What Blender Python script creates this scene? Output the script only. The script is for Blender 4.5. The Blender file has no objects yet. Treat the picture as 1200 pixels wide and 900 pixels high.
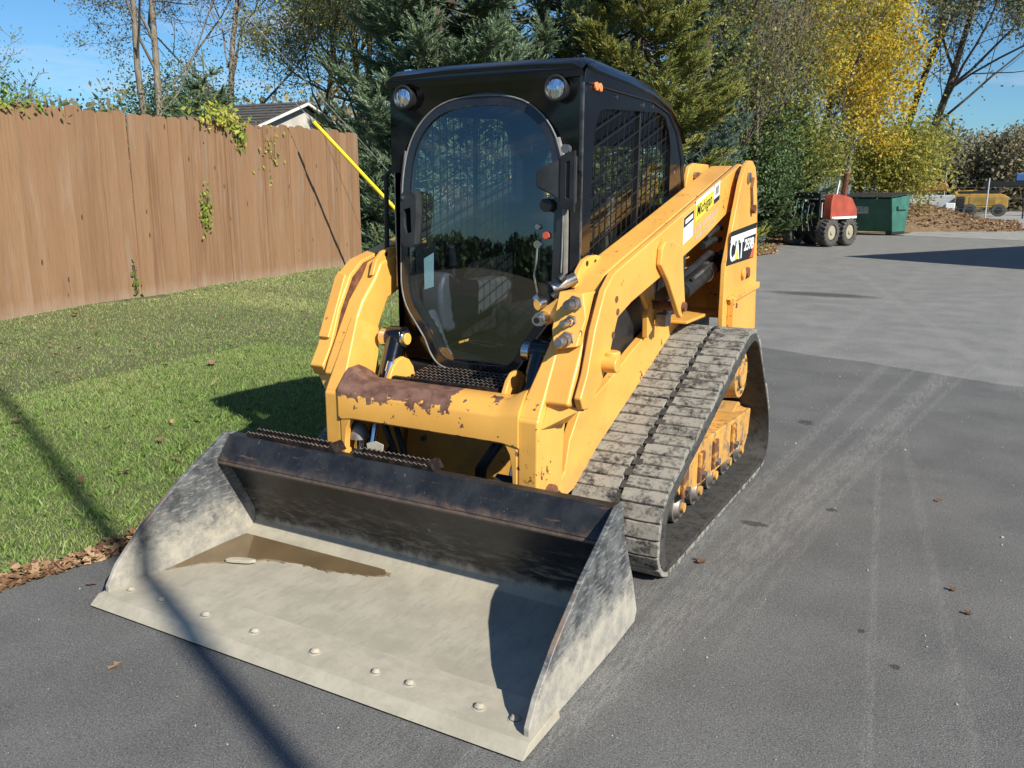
import bpy, math, random
import numpy as np
from mathutils import Vector, Matrix, Euler
PI = math.pi
rad = math.radians
random.seed(7)
rng = np.random.default_rng(11)
scn = bpy.context.scene
col = scn.collection

# ------------------------------------------------------------------ camera
CAM = (1.8785, -3.7866, 1.5153)
YAW, PITCH, ROLL, FPX = 0.50637, 0.21966, 0.00386, 1001.8
cam_d = bpy.data.cameras.new('camera')
cam_d.sensor_width = 36.0
cam_d.lens = FPX / 1200.0 * 36.0
cam_d.clip_start = 0.05
cam_d.clip_end = 2500
cam = bpy.data.objects.new('camera', cam_d)
col.objects.link(cam)
f = Vector((-math.sin(YAW)*math.cos(PITCH), math.cos(YAW)*math.cos(PITCH), -math.sin(PITCH)))
r = Vector((math.cos(YAW), math.sin(YAW), 0))
u = r.cross(f)
r2 = math.cos(ROLL)*r + math.sin(ROLL)*u
u2 = -math.sin(ROLL)*r + math.cos(ROLL)*u
cam.matrix_world = Matrix(((r2.x, u2.x, -f.x, CAM[0]), (r2.y, u2.y, -f.y, CAM[1]), (r2.z, u2.z, -f.z, CAM[2]), (0, 0, 0, 1)))
scn.camera = cam

# ------------------------------------------------------------------ light
SUN_AZ = rad(-23)            # angle of the direction towards the sun from +X
SUN_EL = rad(36)
sun_dir = Vector((math.cos(SUN_AZ)*math.cos(SUN_EL), math.sin(SUN_AZ)*math.cos(SUN_EL), math.sin(SUN_EL)))
sl = bpy.data.lights.new('sun', 'SUN')
sl.energy = 4.7
sl.angle = rad(0.53)
sl.color = (0.98, 0.95, 0.85)
so = bpy.data.objects.new('sun', sl)
so.rotation_euler = (-sun_dir).to_track_quat('-Z', 'Y').to_euler()
so.location = (20, -10, 20)
col.objects.link(so)

world = bpy.data.worlds.new('World')
scn.world = world
world.use_nodes = True
wn, wl = world.node_tree.nodes, world.node_tree.links
wn.clear()
w_out = wn.new('ShaderNodeOutputWorld')
w_bg = wn.new('ShaderNodeBackground')
w_bg.inputs['Strength'].default_value = 0.07
sky = wn.new('ShaderNodeTexSky')
sky.sky_type = 'NISHITA'
sky.sun_disc = False
sky.sun_elevation = SUN_EL
sky.sun_rotation = rad(90) - SUN_AZ
sky.altitude = 250
sky.air_density = 1.15
sky.dust_density = 0.15
sky.ozone_density = 2.2
# thin high clouds, spread by direction over the whole sky
tc = wn.new('ShaderNodeTexCoord')
mp = wn.new('ShaderNodeMapping')
mp.inputs['Scale'].default_value = (1.6, 1.6, 9.0)
mp.inputs['Location'].default_value = (0.37, 0.1, 0.0)
nz = wn.new('ShaderNodeTexNoise')
nz.inputs['Scale'].default_value = 2.3
nz.inputs['Detail'].default_value = 7
nz.inputs['Roughness'].default_value = 0.55
rp = wn.new('ShaderNodeValToRGB')
rp.color_ramp.elements[0].position = 0.53
rp.color_ramp.elements[0].color = (0, 0, 0, 1)
rp.color_ramp.elements[1].position = 0.70
rp.color_ramp.elements[1].color = (1, 1, 1, 1)
mxw = wn.new('ShaderNodeMix')
mxw.data_type = 'RGBA'
mxw.inputs[7].default_value = (7.0, 7.4, 8.2, 1)
wl.new(tc.outputs['Generated'], mp.inputs['Vector'])
wl.new(mp.outputs[0], nz.inputs['Vector'])
wl.new(nz.outputs['Fac'], rp.inputs[0])
mul = wn.new('ShaderNodeMath'); mul.operation = 'MULTIPLY'; mul.inputs[1].default_value = 0.55
wl.new(rp.outputs[0], mul.inputs[0])
wl.new(mul.outputs[0], mxw.inputs[0])
tint = wn.new('ShaderNodeMix'); tint.data_type = 'RGBA'; tint.blend_type = 'MULTIPLY'
tint.inputs[0].default_value = 1.0
tint.inputs[7].default_value = (0.50, 0.82, 1.12, 1)
wl.new(sky.outputs[0], tint.inputs[6])
wl.new(tint.outputs[2], mxw.inputs[6])
wl.new(mxw.outputs[2], w_bg.inputs['Color'])
wl.new(w_bg.outputs[0], w_out.inputs['Surface'])

scn.view_settings.view_transform = 'Standard'
scn.view_settings.look = 'None'
scn.view_settings.gamma = 1.0
scn.view_settings.exposure = 0.6
scn.render.engine = 'CYCLES'
scn.cycles.use_denoising = True
scn.cycles.max_bounces = 8
scn.cycles.transparent_max_bounces = 16
scn.render.resolution_x = 1024
scn.render.resolution_y = 768

# ------------------------------------------------------------------ helpers: nodes
class NT:
    def __init__(s, name, rough=0.6, metal=0.0, spec=0.5, coat=0.0):
        s.m = bpy.data.materials.new(name)
        s.m.use_nodes = True
        s.n, s.l = s.m.node_tree.nodes, s.m.node_tree.links
        s.b = s.n['Principled BSDF']
        s.b.inputs['Roughness'].default_value = rough
        s.b.inputs['Metallic'].default_value = metal
        s.b.inputs['Specular IOR Level'].default_value = spec
        if coat:
            s.b.inputs['Coat Weight'].default_value = coat
            s.b.inputs['Coat Roughness'].default_value = 0.12
        s.tc = s.n.new('ShaderNodeTexCoord')
        s.obj = s.tc.outputs['Object']
        s.xyz = None
    def set(s, sock, v):
        if hasattr(v, 'is_output') or isinstance(v, bpy.types.NodeSocket): s.l.new(v, sock)
        else: sock.default_value = v if not isinstance(v, tuple) or len(v) != 3 or sock.type != 'RGBA' else (*v, 1)
    def noise(s, scale, detail=4, rough=0.55, vec=None, stretch=None, w=0.0, dist=0.0):
        t = s.n.new('ShaderNodeTexNoise')
        t.inputs['Scale'].default_value = scale
        t.inputs['Detail'].default_value = detail
        t.inputs['Roughness'].default_value = rough
        t.inputs['Distortion'].default_value = dist
        mpn = s.n.new('ShaderNodeMapping')
        mpn.inputs['Location'].default_value = (w, w*1.7, w*0.6)
        if stretch: mpn.inputs['Scale'].default_value = stretch
        s.l.new(vec or s.obj, mpn.inputs['Vector'])
        s.l.new(mpn.outputs[0], t.inputs['Vector'])
        return t.outputs['Fac']
    def voro(s, scale, feat='F1', stretch=None):
        t = s.n.new('ShaderNodeTexVoronoi'); t.feature = feat
        t.inputs['Scale'].default_value = scale
        mpn = s.n.new('ShaderNodeMapping')
        if stretch: mpn.inputs['Scale'].default_value = stretch
        s.l.new(s.obj, mpn.inputs['Vector']); s.l.new(mpn.outputs[0], t.inputs['Vector'])
        return t.outputs['Distance']
    def sep(s):
        if s.xyz is None:
            q = s.n.new('ShaderNodeSeparateXYZ'); s.l.new(s.obj, q.inputs[0]); s.xyz = q.outputs
        return s.xyz
    def mth(s, op, a, b=None, c=None):
        t = s.n.new('ShaderNodeMath'); t.operation = op
        for i, v in enumerate((a, b, c)):
            if v is not None: s.set(t.inputs[i], v)
        return t.outputs[0]
    def step(s, v, lo, hi, a=0.0, b=1.0):
        t = s.n.new('ShaderNodeMapRange'); t.interpolation_type = 'SMOOTHSTEP'
        s.set(t.inputs[0], v)
        t.inputs[1].default_value = lo; t.inputs[2].default_value = hi
        t.inputs[3].default_value = a; t.inputs[4].default_value = b
        return t.outputs[0]
    def mix(s, fac, a, b, mode='MIX'):
        t = s.n.new('ShaderNodeMix'); t.data_type = 'RGBA'; t.blend_type = mode
        s.set(t.inputs[0], fac); s.set(t.inputs[6], a); s.set(t.inputs[7], b)
        return t.outputs[2]
    def ramp(s, v, *stops):
        t = s.n.new('ShaderNodeValToRGB')
        while len(t.color_ramp.elements) < len(stops): t.color_ramp.elements.new(0.5)
        for e, (p, c) in zip(t.color_ramp.elements, stops):
            e.position = p; e.color = (*c, 1)
        s.l.new(v, t.inputs[0])
        return t.outputs[0]
    def color(s, v): s.set(s.b.inputs['Base Color'], v); return s
    def rough(s, v): s.set(s.b.inputs['Roughness'], v); return s
    def bump(s, v, strength=0.3, dist=0.01):
        t = s.n.new('ShaderNodeBump'); t.inputs['Strength'].default_value = strength
        t.inputs['Distance'].default_value = dist
        s.l.new(v, t.inputs['Height']); s.l.new(t.outputs[0], s.b.inputs['Normal'])
    def attr(s, name='tone'):
        t = s.n.new('ShaderNodeAttribute'); t.attribute_name = name
        return t.outputs['Fac']

def flat(name, c, rough=0.6, metal=0.0, vary=0.12, scale=9.0, bump=0.0, **k):
    t = NT(name, rough, metal, **k)
    n = t.noise(scale, 5)
    t.color(t.mix(t.step(n, .3, .7), tuple(x*(1-vary) for x in c), tuple(min(1, x*(1+vary)) for x in c)))
    t.rough(t.step(n, .3, .7, max(.05, rough-.08), min(1, rough+.08)))
    if bump: t.bump(t.noise(scale*9, 3), bump, .004)
    return t.m

# ------------------------------------------------------------------ helpers: meshes
class MB:
    def __init__(s): s.v, s.f = [], []
    def add(s, vs, fs):
        o = len(s.v); s.v += [tuple(p) for p in vs]; s.f += [tuple(i+o for i in q) for q in fs]; return s
    def box(s, a, b, rot=None, piv=None):
        x0, y0, z0 = a; x1, y1, z1 = b
        vs = [Vector(p) for p in ((x0,y0,z0),(x1,y0,z0),(x1,y1,z0),(x0,y1,z0),(x0,y0,z1),(x1,y0,z1),(x1,y1,z1),(x0,y1,z1))]
        if rot is not None:
            c = Vector(piv) if piv else Vector(((x0+x1)/2, (y0+y1)/2, (z0+z1)/2))
            R = Euler(rot).to_matrix(); vs = [R @ (p-c) + c for p in vs]
        return s.add(vs, [(0,3,2,1),(4,5,6,7),(0,1,5,4),(1,2,6,5),(2,3,7,6),(3,0,4,7)])
    def prism(s, poly, a, b, ax='x'):
        n = len(poly)
        def P(p, t):
            return {'x': (t, p[0], p[1]), 'y': (p[0], t, p[1]), 'z': (p[0], p[1], t)}[ax]
        vs = [P(p, a) for p in poly] + [P(p, b) for p in poly]
        area = sum(poly[i][0]*poly[(i+1) % n][1]-poly[(i+1) % n][0]*poly[i][1] for i in range(n))
        fl = (area > 0) ^ (ax == 'y') ^ (b < a)
        top = list(range(n, 2*n)); bot = list(range(n-1, -1, -1))
        sides = [(i, (i+1) % n, n+(i+1) % n, n+i) for i in range(n)]
        fs = [top, bot]+sides
        if not fl: fs = [list(reversed(q)) for q in fs]
        return s.add(vs, fs)
    def cyl(s, p0, p1, r0, r1=None, n=16, caps=True):
        r1 = r0 if r1 is None else r1
        p0, p1 = Vector(p0), Vector(p1)
        d = (p1-p0).normalized()
        a = d.orthogonal().normalized(); b = d.cross(a)
        vs = []
        for p, rr in ((p0, r0), (p1, r1)):
            for i in range(n):
                t = 2*PI*i/n; vs.append(p + a*rr*math.cos(t) + b*rr*math.sin(t))
        fs = [(i, (i+1) % n, n+(i+1) % n, n+i) for i in range(n)]
        if caps: fs += [list(range(n-1, -1, -1)), list(range(n, 2*n))]
        return s.add(vs, fs)
    def tube(s, pts, rr, n=8, closed=False):
        pts = [Vector(p) for p in pts]; m = len(pts)
        rs = rr if isinstance(rr, (list, tuple)) else [rr]*m
        vs = []; a = None
        for i, p in enumerate(pts):
            if closed: d = (pts[(i+1) % m]-pts[i-1]).normalized()
            else: d = (pts[min(i+1, m-1)]-pts[max(i-1, 0)]).normalized()
            if a is None: a = d.orthogonal().normalized()
            a = (a - d*a.dot(d)).normalized(); b = d.cross(a)
            for k in range(n):
                t = 2*PI*k/n; vs.append(p + a*rs[i]*math.cos(t) + b*rs[i]*math.sin(t))
        fs = []
        for i in range(m if closed else m-1):
            j = (i+1) % m
            for k in range(n):
                fs.append((i*n+k, i*n+(k+1) % n, j*n+(k+1) % n, j*n+k))
        if not closed: fs += [list(range(n-1, -1, -1)), list(range((m-1)*n, m*n))]
        return s.add(vs, fs)
    def rings(s, rings, closed_ring=True, cap=True):
        n = len(rings[0]); vs = [p for q in rings for p in q]; fs = []
        for i in range(len(rings)-1):
            for k in range(n if closed_ring else n-1):
                fs.append((i*n+k, i*n+(k+1) % n, (i+1)*n+(k+1) % n, (i+1)*n+k))
        if cap: fs += [list(range(n-1, -1, -1)), list(range((len(rings)-1)*n, len(rings)*n))]
        return s.add(vs, fs)
    def build(s, name, mat, parent=None, bevel=0.0, seg=2, smooth=True, ang=35, **tags):
        me = bpy.data.meshes.new(name)
        me.from_pydata(s.v, [], s.f)
        me.validate()
        import bmesh
        bm = bmesh.new(); bm.from_mesh(me); bmesh.ops.recalc_face_normals(bm, faces=bm.faces); bm.to_mesh(me); bm.free()
        o = bpy.data.objects.new(name, me); col.objects.link(o)
        me.materials.append(mat)
        if smooth:
            me.polygons.foreach_set('use_smooth', [True]*len(me.polygons))
            me.set_sharp_from_angle(angle=rad(ang))
        if bevel:
            m = o.modifiers.new('bevel', 'BEVEL'); m.width = bevel; m.segments = seg
            m.limit_method = 'ANGLE'; m.angle_limit = rad(32); m.harden_normals = True
        if parent: o.parent = parent
        for k, v in tags.items(): o[k] = v
        return o

def tag(o, label=None, cat=None, group=None, kind=None):
    if label: o['label'] = label
    if cat: o['category'] = cat
    if group: o['group'] = group
    if kind: o['kind'] = kind
    return o
def thing(name, label, cat, loc=(0, 0, 0), rz=0.0, group=None):
    o = bpy.data.objects.new(name, None); col.objects.link(o)
    o.location = loc; o.rotation_euler = (0, 0, rz); o.empty_display_size = 0.2
    return tag(o, label, cat, group)
def share(o, name, parent, loc=(0, 0, 0), rot=(0, 0, 0), scale=(1, 1, 1)):
    c = o.copy(); col.objects.link(c); c.name = name; c.parent = parent
    c.location = loc; c.rotation_euler = rot; c.scale = scale
    return c
def copy_tree(o, parent=None):
    c = o.copy(); col.objects.link(c); c.parent = parent
    for ch in list(o.children): copy_tree(ch, c)
    return c
def mirror_pts(poly): return [(-a, b) for a, b in poly]

def catmull(P, k=6, closed=True):
    out = []; n = len(P)
    P = [Vector(p) for p in P]
    for i in range(n if closed else n-1):
        if closed: a, b, c, d = P[i-1], P[i], P[(i+1) % n], P[(i+2) % n]
        else: a, b, c, d = P[max(i-1, 0)], P[i], P[i+1], P[min(i+2, n-1)]
        for j in range(k):
            t = j/k
            out.append(0.5*((2*b)+(c-a)*t+(2*a-5*b+4*c-d)*t*t+(3*b-a-3*c+d)*t**3))
    if not closed: out.append(P[-1])
    return out

def ray_poly(poly, c, ang):
    d = (math.cos(ang), math.sin(ang)); best = None
    n = len(poly)
    for i in range(n):
        x1, y1 = poly[i][0]-c[0], poly[i][1]-c[1]; x2, y2 = poly[(i+1) % n][0]-c[0], poly[(i+1) % n][1]-c[1]
        ex, ey = x2-x1, y2-y1; den = d[0]*ey-d[1]*ex
        if abs(den) < 1e-12: continue
        t = (x1*ey-y1*ex)/den; uu = (x1*d[1]-y1*d[0])/den
        if t > 0 and -1e-6 <= uu <= 1+1e-6: best = t if best is None else max(best, t)
    return (c[0]+d[0]*best, c[1]+d[1]*best)

def frame_plate(mb, outer, inner, a, b, ax):
    """plate between planes a and b of axis ax with a hole: outer and inner are loops of 2-D points"""
    c = (sum(p[0] for p in inner)/len(inner), sum(p[1] for p in inner)/len(inner))
    angs = sorted(set([round(math.atan2(p[1]-c[1], p[0]-c[0]), 5) for p in list(outer)+list(inner)]))
    O = [ray_poly(outer, c, t) for t in angs]; I = [ray_poly(inner, c, t) for t in angs]
    def P(p, t): return {'x': (t, p[0], p[1]), 'y': (p[0], t, p[1]), 'z': (p[0], p[1], t)}[ax]
    n = len(angs)
    vs = [P(p, a) for p in O]+[P(p, a) for p in I]+[P(p, b) for p in O]+[P(p, b) for p in I]
    fs = []
    for i in range(n):
        j = (i+1) % n
        fs += [(i, j, n+j, n+i), (2*n+i, 3*n+i, 3*n+j, 2*n+j), (i, 2*n+i, 2*n+j, j), (n+i, n+j, 3*n+j, 3*n+i)]
    return mb.add(vs, fs)

def np_mesh(name, verts, polys_n, idx, mat, parent=None, tone=None, smooth=False):
    """verts (N,3); idx flat loop indices; polys_n = verts per face (uniform)"""
    me = bpy.data.meshes.new(name)
    nf = len(idx)//polys_n
    me.vertices.add(len(verts)); me.vertices.foreach_set('co', np.asarray(verts, np.float32).ravel())
    me.loops.add(len(idx)); me.loops.foreach_set('vertex_index', np.asarray(idx, np.int32))
    me.polygons.add(nf)
    me.polygons.foreach_set('loop_start', np.arange(nf, dtype=np.int32)*polys_n)
    if smooth: me.polygons.foreach_set('use_smooth', np.ones(nf, bool))
    me.update(calc_edges=True)
    if tone is not None:
        at = me.attributes.new('tone', 'FLOAT', 'POINT'); at.data.foreach_set('value', np.asarray(tone, np.float32))
    me.materials.append(mat)
    o = bpy.data.objects.new(name, me); col.objects.link(o)
    if parent: o.parent = parent
    return o

def basis(dirs, roll):
    """orthonormal frames (N,3,3), columns = side, up, dir"""
    d = dirs/np.linalg.norm(dirs, axis=1, keepdims=True)
    ref = np.where(np.abs(d[:, 2:3]) > .95, np.array([[1., 0, 0]]), np.array([[0, 0, 1.]]))
    s = np.cross(d, ref); s /= np.linalg.norm(s, axis=1, keepdims=True)
    t = np.cross(s, d)
    c, sn = np.cos(roll)[:, None], np.sin(roll)[:, None]
    a = s*c+t*sn; b = -s*sn+t*c
    return np.stack([a, b, d], axis=2)

def scatter(tv, tf, pos, B, scale):
    tv = np.asarray(tv, float); tf = np.asarray(tf, int)
    sc = scale if scale.ndim == 2 else scale[:, None]*np.ones((1, 3))
    V = np.einsum('nij,nkj->nki', B, tv[None]*sc[:, None, :]) + pos[:, None, :]
    n = len(pos); k = len(tv)
    F = (tf[None]+np.arange(n)[:, None, None]*k).reshape(-1)
    return V.reshape(-1, 3), F

# ------------------------------------------------------------------ materials
def yellow_paint():
    t = NT('worn_yellow_paint', 0.38, spec=0.5)
    big = t.noise(3.0, 4); fine = t.noise(38, 6, .6)
    c = t.mix(t.step(big, .35, .7), (.80, .405, .082), (.70, .340, .066))
    grime = t.step(t.noise(7, 6, .65, w=3.1), .52, .72)
    c = t.mix(t.mth('MULTIPLY', grime, .22), c, (.30, .19, .07))
    x = t.sep()
    c = t.mix(t.mth('MULTIPLY', t.step(t.noise(26, 8, .8, stretch=(1, 1, .22), w=33), .56, .70), .22), c, (.42, .27, .10))
    c = t.mix(t.mth('MULTIPLY', t.step(t.noise(90, 5, .8, stretch=(1, .15, 1), w=43), .62, .70), .30), c, (.90, .66, .30))
    # road film lower down
    low = t.mth('MULTIPLY', t.step(x[2], .7, .15), t.step(t.noise(12, 5, w=9), .35, .65))
    c = t.mix(t.mth('MULTIPLY', low, .45), c, (.26, .18, .10))
    chip = t.step(t.mth('ADD', t.mth('MULTIPLY', t.step(x[2], .62, .38), .018), t.mth('ADD', t.mth('MULTIPLY', t.noise(34, 9, .72, w=1.3), .6), t.mth('MULTIPLY', t.noise(4.5, 3, .5, w=5.3), .4))), .616, .622)
    c = t.mix(chip, c, (.105, .045, .022))
    t.color(c)
    t.rough(t.mth('ADD', t.step(fine, .3, .7, .30, .46), t.mth('MULTIPLY', chip, .4)))
    t.bump(t.mth('ADD', t.mth('MULTIPLY', fine, .15), t.mth('MULTIPLY', chip, -1)), .25, .002)
    return t.m
YEL = yellow_paint()

def crossbar_paint():
    t = NT('yellow_paint_with_rust', 0.4)
    x = t.sep()
    c = t.mix(t.step(t.noise(3, 4), .35, .7), (.80, .405, .082), (.70, .340, .066))
    nse = t.mth('ADD', t.mth('MULTIPLY', t.noise(16, 5, .6), .16), t.mth('MULTIPLY', t.noise(45, 4, .6, w=2), .05))
    hgt = t.mth('ADD', x[2], t.mth('MULTIPLY', nse, -1.1))      # high zone rubbed through to rust
    m = t.step(hgt, .578, .584)
    side = t.step(t.mth('ADD', x[0], t.mth('MULTIPLY', t.noise(13, 4, w=4), .30)), .27, .275, 1, 0)
    m = t.mth('MULTIPLY', m, side)
    chip = t.step(t.mth('ADD', t.mth('MULTIPLY', t.noise(26, 3, .5, w=1.3), .5), t.mth('MULTIPLY', t.noise(9, 3, .5, w=7.3), .5)), .588, .596)
    low = t.step(t.mth('ADD', x[2], t.mth('MULTIPLY', t.noise(22, 4, w=8), .07)), .632, .628)
    m = t.mth('MAXIMUM', t.mth('MAXIMUM', m, chip), low)
    rust = t.mix(t.step(t.noise(20, 6, .65, w=6), .35, .65), (.10, .045, .030), (.20, .105, .072))
    t.color(t.mix(m, c, rust))
    t.rough(t.mth('ADD', .36, t.mth('MULTIPLY', m, .3)))
    t.bump(t.mth('ADD', t.mth('MULTIPLY', m, -1), t.mth('MULTIPLY', t.noise(60, 4), .3)), .4, .002)
    return t.m
YRUST = crossbar_paint()
RUST = flat('rusty_steel', (.16, .065, .035), .75, .2, .4, 25, .3)

def bucket_mat():
    t = NT('worn_bucket_steel', 0.6)
    x = t.sep()
    scratch = t.noise(5, 6, .7, stretch=(1.2, 9, 9), w=2)
    scr2 = t.noise(22, 7, .75, stretch=(3, 1, 1.2), w=5, dist=1.5)
    blk = t.mix(t.step(t.noise(9, 6, .65), .35, .7), (.010, .011, .013), (.028, .028, .029))
    blk = t.mix(t.step(scr2, .63, .68), blk, (.19, .185, .18))
    blk = t.mix(t.step(scratch, .60, .70), blk, (.12, .062, .04))
    ridge = t.mth('MULTIPLY', t.step(x[2], .37, .385), t.step(t.mth('ADD', x[2], t.mth('MULTIPLY', t.noise(18, 6, .7, w=21), .09)), .43, .485, 1, 0))
    blk = t.mix(t.mth('MULTIPLY', ridge, .75), blk, t.mix(t.noise(30, 5), (.10, .06, .04), (.22, .16, .12)))
    mud = t.mix(t.step(t.noise(6, 7, .6, w=3), .35, .68), (.405, .358, .275), (.325, .288, .220))
    mud = t.mix(t.mth('MULTIPLY', t.step(t.noise(20, 8, .8, stretch=(2.2, .45, 1), w=7), .50, .64), .55), mud, (.25, .235, .205))
    mud = t.mix(t.mth('MULTIPLY', t.step(t.noise(70, 6, .8, stretch=(.5, 2.5, 1), w=17), .55, .70), .5), mud, (.30, .28, .24))
    e = t.mth('ADD', x[2], t.mth('ADD', t.mth('MULTIPLY', t.noise(9, 7, .7, w=4), .12), -.06))
    m = t.step(e, .08, .125, 1, 0)
    streak = t.mth('MULTIPLY', t.step(t.noise(10, 7, .75, stretch=(1, 4, 4), w=11), .45, .62), t.step(x[2], .34, .16))
    m = t.mth('MAXIMUM', m, t.mth('MULTIPLY', streak, .38))
    t.color(t.mix(m, blk, mud))
    t.rough(t.mth('ADD', .42, t.mth('MULTIPLY', m, .45)))
    t.bump(t.mth('ADD', t.noise(40, 5, .7), t.mth('MULTIPLY', m, .6)), .25, .003)
    return t.m
BUCK = bucket_mat()
def side_mat():
    t = NT('scuffed_side_plate_steel', 0.55)
    x = t.sep()
    dark = t.mix(t.step(t.noise(11, 6, .7), .35, .65), (.040, .043, .047), (.135, .138, .138))
    pale = t.mix(t.step(t.noise(14, 8, .75, w=2), .35, .65), (.42, .375, .30), (.25, .235, .205))
    d = t.mth('ADD', t.mth('ADD', x[2], t.mth('MULTIPLY', x[1], -.0)), t.mth('MULTIPLY', t.noise(9, 9, .82, stretch=(1, 1, 1.6), w=4), .5))
    m = t.step(d, .36, .52, 1, 0)
    c = t.mix(m, dark, pale)
    c = t.mix(t.mth('MULTIPLY', t.step(t.noise(18, 6, .7, stretch=(1, 1, 6), w=9), .5, .65), .6), c, (.33, .31, .28))
    # worn rusty band along the sloping front edge
    edge = t.mth('ADD', t.mth('ADD', x[1], 1.30), t.mth('MULTIPLY', t.mth('ADD', .50, t.mth('MULTIPLY', x[2], -1)), 1.36))
    edge = t.mth('ADD', edge, t.mth('MULTIPLY', t.noise(14, 5, w=3), .06))
    c = t.mix(t.step(edge, -.088, -.062, 1, 0), c, t.mix(t.noise(30, 5), (.15, .085, .055), (.30, .235, .18)))
    t.color(c)
    t.rough(t.mth('ADD', .42, t.mth('MULTIPLY', m, .4)))
    t.bump(t.noise(50, 5, .7), .2, .002)
    return t.m
BSIDE = side_mat()
def edge_mat():
    t = NT('muddy_cutting_edge', 0.85)
    c = t.mix(t.step(t.noise(9, 8, .75), .35, .68), (.420, .372, .288), (.330, .292, .225))
    c = t.mix(t.step(t.noise(30, 8, .8, stretch=(.6, 2, 1), w=4), .58, .72), c, (.22, .195, .165))
    t.color(c); t.bump(t.noise(45, 5, .7), .3, .003)
    return t.m
BEDGE = edge_mat()

def rubber(name, dust=.5):
    t = NT(name, 0.75, spec=.3)
    at = t.n.new('ShaderNodeObjectInfo').outputs['Random']; cb = t.n.new('ShaderNodeCombineXYZ'); t.l.new(t.mth('MULTIPLY', at, 53), cb.inputs[0]); t.l.new(t.mth('MULTIPLY', at, 31), cb.inputs[1])
    va = t.n.new('ShaderNodeVectorMath'); va.operation = 'ADD'; t.l.new(t.obj, va.inputs[0]); t.l.new(cb.outputs[0], va.inputs[1]); t.obj = va.outputs[0]
    n = t.noise(14, 7, .7); n2 = t.noise(60, 5, .7, w=3)
    m = t.mth('MULTIPLY', t.step(t.mth('ADD', t.mth('MULTIPLY', n, .6), t.mth('MULTIPLY', n2, .4)), .36, .56), dust)
    t.color(t.mix(m, (.020, .020, .021), (.29, .27, .23)))
    t.rough(t.mth('ADD', .6, t.mth('MULTIPLY', m, .3)))
    t.bump(n2, .35, .004)
    return t.m
RUB = rubber('black_track_rubber', .16)
LUG = rubber('dusty_tread_rubber', .95)
TYRE = rubber('dusty_tyre_rubber', .28)

BLACK = flat('glossy_black_cab_paint', (.004, .0045, .006), .13, 0, .2, 5, 0.03, coat=.3)
DULLB = flat('dull_black_steel', (.018, .018, .019), .5, .1, .35, 12, .1)
PLAST = flat('dark_grey_plastic', (.028, .029, .031), .45, 0, .15, 20, .1)
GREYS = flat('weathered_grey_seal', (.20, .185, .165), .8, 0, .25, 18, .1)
CHROME = flat('bright_steel', (.62, .62, .63), .2, 1.0, .1, 12)
STEEL = flat('oily_steel', (.33, .31, .29), .38, .9, .3, 18, .1)
HOSE = flat('black_hose_rubber', (.014, .014, .014), .55, 0, .2, 30)
SEATM = flat('black_vinyl_seat', (.008, .008, .009), .55, 0, .2, 20, .1)
PODM = flat('grey_armrest_plastic', (.065, .067, .072), .45, 0, .1, 14, .05)
PAPER = flat('pale_green_paper', (.48, .66, .58), .8, 0, .05, 14)
WHITEP = flat('white_sticker', (.80, .80, .78), .45, 0, .05, 14)
YSTICK = flat('yellow_sticker', (.85, .68, .06), .45, 0, .05, 14)
INK = flat('black_print', (.012, .012, .013), .5, 0, .1, 14)
BRONZE = flat('faded_print', (.50, .36, .25), .6, 0, .1, 14)
REDP = flat('red_print', (.62, .10, .05), .5, 0, .1, 14)
AMBER = flat('amber_lens', (.80, .24, .08), .3, 0, .1, 14)
def serr():
    t = NT('worn_grip_steel', .5, .4)
    t.color(t.mix(t.step(t.noise(26, 5, .7), .45, .6), (.010, .009, .009), (.045, .026, .02)))
    return t.m
GRIP = serr()
def water():
    t = NT('muddy_water', 0.08, spec=.5)
    t.color(t.mix(t.step(t.noise(3, 3), .3, .7), (.115, .078, .040), (.17, .115, .058)))
    t.bump(t.noise(9, 2), .03, .003)
    return t.m
WATER = water()

def glass(name, tint, refl):
    m = bpy.data.materials.new(name); m.use_nodes = True
    n, l = m.node_tree.nodes, m.node_tree.links
    n.clear()
    o = n.new('ShaderNodeOutputMaterial'); tr = n.new('ShaderNodeBsdfTransparent'); g = n.new('ShaderNodeBsdfGlossy')
    tr.inputs[0].default_value = (*tint, 1); g.inputs['Roughness'].default_value = 0.02
    g.inputs[0].default_value = (1, 1, 1, 1)
    # Schlick reflectance that is the same from both sides of the thin pane
    ge = n.new('ShaderNodeNewGeometry'); dt = n.new('ShaderNodeVectorMath'); dt.operation = 'DOT_PRODUCT'
    l.new(ge.outputs['Normal'], dt.inputs[0]); l.new(ge.outputs['Incoming'], dt.inputs[1])
    def mm(op, a, b):
        q = n.new('ShaderNodeMath'); q.operation = op
        for i, v in enumerate((a, b)):
            if isinstance(v, (int, float)): q.inputs[i].default_value = v
            else: l.new(v, q.inputs[i])
        return q.outputs[0]
    om = mm('SUBTRACT', 1.0, mm('ABSOLUTE', dt.outputs['Value'], 0.0))
    fr_ = mm('ADD', refl, mm('MULTIPLY', mm('POWER', om, 5.0), 1.0-refl))
    mx = n.new('ShaderNodeMixShader')
    l.new(fr_, mx.inputs[0]); l.new(tr.outputs[0], mx.inputs[1]); l.new(g.outputs[0], mx.inputs[2])
    l.new(mx.outputs[0], o.inputs[0])
    return m
GLASS = glass('tinted_door_glass', (.68, .78, .88), .12)
GLASS2 = glass('green_tinted_side_glass', (.84, .92, .86), .05)

def lens_mat():
    t = NT('lamp_reflector', .12, 1.0)
    t.color((.85, .87, .9)); t.bump(t.voro(90, stretch=(1, .2, .35)), .6, .01)
    return t.m
LENS = lens_mat()

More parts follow.
